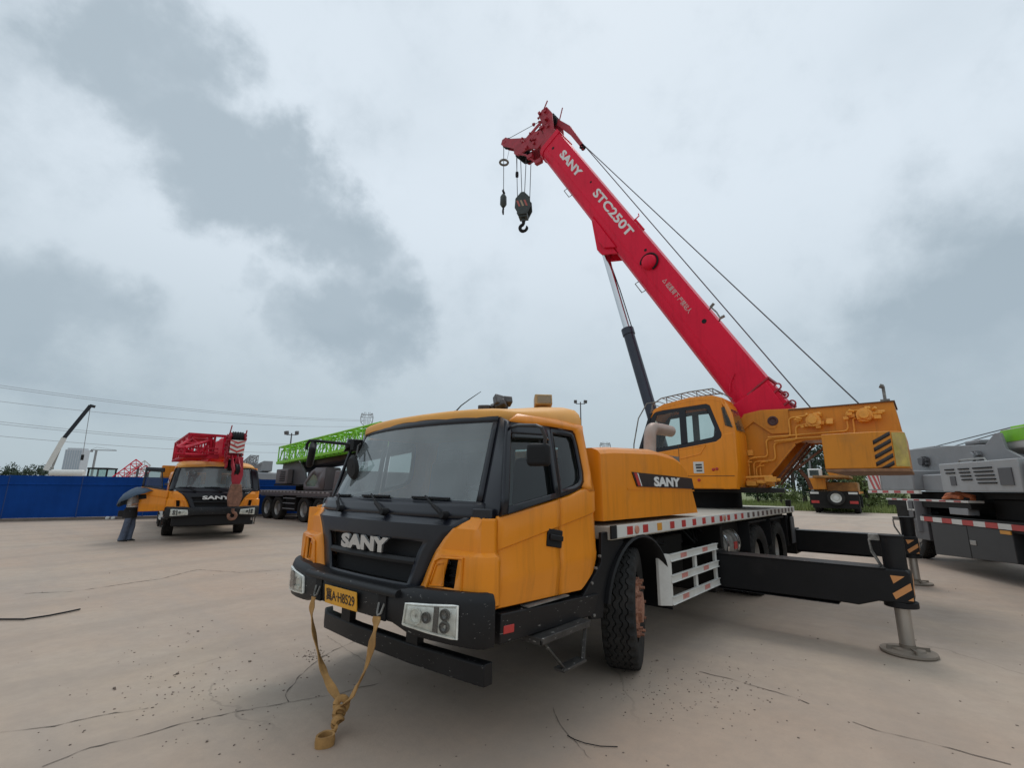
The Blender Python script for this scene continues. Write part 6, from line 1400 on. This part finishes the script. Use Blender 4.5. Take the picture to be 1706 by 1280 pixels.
# masts and lines
def mast(u, v, dist, label, arms):
    top = far(u, v, dist); t = thing('light_mast', label, 'mast', (top.x, top.y, 0), YAW-R(90)); h = top.z
    b = MB(); b.cyl((0, 0, 0), (0, 0, h), .16*dist/80, .09*dist/80, n=10); b.build('pole', GREYD, t)
    b = MB(); b.beam((-arms, 0, h-.3), (arms, 0, h-.3), .10*dist/80); b.build('crossarm', GREYD, t)
    for s in (-1, 1):
        b = MB(); b.box((s*arms*1.05, 0, h+.05), (.5*dist/80, .5*dist/80, .55*dist/80), (.3, 0, .2*s)); b.build('floodlight', GREYD, t, bevel=.05)
mast(967, 670, 75, 'twin-headed floodlight mast showing above the hood of the foreground crane', .75)
mast(486, 722, 90, 'crossarm pole rising above the lime green lattice jib', .85)
def pylon(u, v, dist, label, wpx):
    top = far(u, v, dist); o = V((top.x, top.y, 0)); t = thing('pylon', label, 'pylon', o, YAW-R(90)); h = top.z; hw = wpx*dist/FPX*.5*.9; r = .06*dist/100
    b = MB(); lattice(b, (0, 0, 0), (0, 0, h*.80), 3.2, 3.2, 12, r, V((1, 0, 0)), V((0, 1, 0)), .30); b.build('tower_body', GREY, t)
    b = MB()
    for s in (-1, 1):
        P = [V((0, 0, h*.80)), V((s*hw*.9, 0, h*.86)), V((s*hw, 0, h*.93)), V((s*hw*.85, 0, h*.985)), V((s*hw*.55, 0, h*.97))]
        for a, c in zip(P, P[1:]): b.beam(a, c, r*2)
        b.beam(P[2], V((s*hw*.55, 0, h*.95)), r); b.beam(P[1], V((s*hw*.5, 0, h*.90)), r)
        for q_ in (.15, .38, .62): b.beam((s*hw*q_, 0, h*.965), (s*hw*(q_+.1), 0, h*(1.0 if q_ < .5 else .985)), r*1.2); b.beam((s*hw*q_, 0, h*.93), (s*hw*(q_+.15), 0, h*.965), r); b.beam((s*hw*q_, 0, h*.93), (s*hw*q_*.7, 0, h*.84), r)
    b.beam((-hw*.75, 0, h*.965), (hw*.75, 0, h*.965), r*2); b.beam((-hw, 0, h*.93), (hw, 0, h*.93), r*1.4); b.build('head', GREY, t)
    return top
pt = pylon(612, 687, 190, 'lattice pylon with rounded head rising behind the cab roof', 22)
pylon(1008, 737, 280, 'faint distant lattice pylon head behind the yellow engine hood', 19)
for k, (y0, y1, d0, lab) in enumerate(((640, 702, 160, 'topmost twin power line across the sky at left'), (666, 711, 158, 'second power line from the top across the left sky'), (705, 742, 150, 'third power line from the top, crossing the white crane boom'), (727, 752, 150, 'lowest faint power line just above the far tower block'))):
    A0 = far(-120, y0-12, d0); B0 = far(612, y1, 190); t = thing('power_line', lab, 'power line', (A0.x, A0.y, A0.z))
    for j in range(2 if k in (0, 2) else 1):
        b = MB(); P_ = []
        for i in range(25):
            s = i/24; p = A0.lerp(B0, s)-V((A0.x, A0.y, A0.z)); P_.append(p+V((0, 0, .5*j-2.2*4*s*(1-s)+2.2*(1 if False else 0))))
        b.tube(P_, .045, 5); b.build('conductor', mat('conductor', (.30, .31, .32), .5, .3), t)

# ================================================================ verge, shrubs and trees at the back right
vn = V((dv.x, dv.y, 0)).normalized(); vd = V((vn.y, -vn.x, 0)); c0 = V((p4.x, p4.y, 0)) + vn*4
b = MB(); b.add([c0+vd*s_+vn*t_+V((0, 0, .006)) for s_, t_ in ((-17, 0), (30, 0), (200, 500), (-190, 500))], [(0, 1, 2, 3)]); tag(b.build('verge', mat('verge_soil', (.15, .17, .06), .9, var=.3, vscale=.6), smooth=0), kind='structure')
b = MB(); rv = random.Random(8)
for k in range(13000):
    p = c0+vd*rv.uniform(-15, 12)+vn*(rv.random()**1.5*30); hgt = rv.uniform(.15, .55)*(1.6 if rv.random() < .1 else 1); a = rv.uniform(0, 6.28); w = .05; e = V((math.cos(a)*w, math.sin(a)*w, 0)); tip = V((rv.gauss(0, .12), rv.gauss(0, .12), hgt))
    b.add([p-e, p+e, p+tip], [(0, 1, 2)])
tag(b.build('grass', mat('grass', (.20, .24, .075), .8, var=.4, vscale=.8), smooth=0), 'rough green grass growing on the verge at the back right', 'grass', kind='stuff')
for k, (u, d, h, w, col, lab, th) in enumerate(((1322, 66, 8.2, 5.0, 'dark', 'dark leafy tree behind the turret of foreground crane', .1), (1340, 74, 8.4, 4.5, 'dark', 'dark tree between the leaning prop and the counterweight', .12), (1358, 70, 8.8, 4.6, 'dark', 'taller dark tree just left of the counterweight', .1), (1376, 72, 8.2, 5, 'dark', 'dark tree partly hidden behind the left end of the counterweight', .1), (1400, 75, 7.6, 6, 'dark', 'dark tree behind the distant orange crane', .1),
        (1442, 56, 4.6, 5.0, 'light', 'light green shrub right of the distant orange crane', .02), (1463, 58, 4.0, 4.5, 'light', 'pale bushy shrub beside the striped tail of grey crane', .02), (1300, 62, 3.4, 4.0, 'light', 'low light green bush under the turret of foreground crane', .02), (1262, 64, 4.4, 4.4, 'mid', 'mid green bush behind the turntable of foreground crane', .02), (1425, 66, 5.6, 5.0, 'mid', 'mid green tree behind the shrub by the orange crane', .05))):
    tree('shrub' if 'shrub' in lab or 'bush' in lab else 'tree', lab, gp(u, 820, d), h, w, col, 40+k, n=1500, trunk_h=th, leaf=.10)
mp = far(1347, 758, 62); t = thing('utility_pole', 'thin grey utility pole among dark trees behind the turret', 'pole', (mp.x, mp.y, 0)); b = MB(); b.cyl((0, 0, 0), (0, 0, mp.z), .12, .08, n=8); b.build('pole', GREY, t); b = MB(); b.beam((-.6, .4, mp.z-.5), (.6, -.4, mp.z-.5), .09); b.build('crossarm', GREY, t)
for d in (1,):
    b = MB(); qn = V((p4.x, p4.y, 0))+vn*3.9; b.add([qn+vd*s_-vn*t_+V((0, 0, .004)) for s_, t_ in ((-18, 0), (40, 0), (40, 9), (-18, 9))], [(0, 1, 2, 3)]); tag(b.build('road', mat('pale_road', (.42, .34, .27), .85, var=.12, vscale=.4, dirt=.3, dirtcol=(.26, .22, .18)), smooth=0), kind='structure')
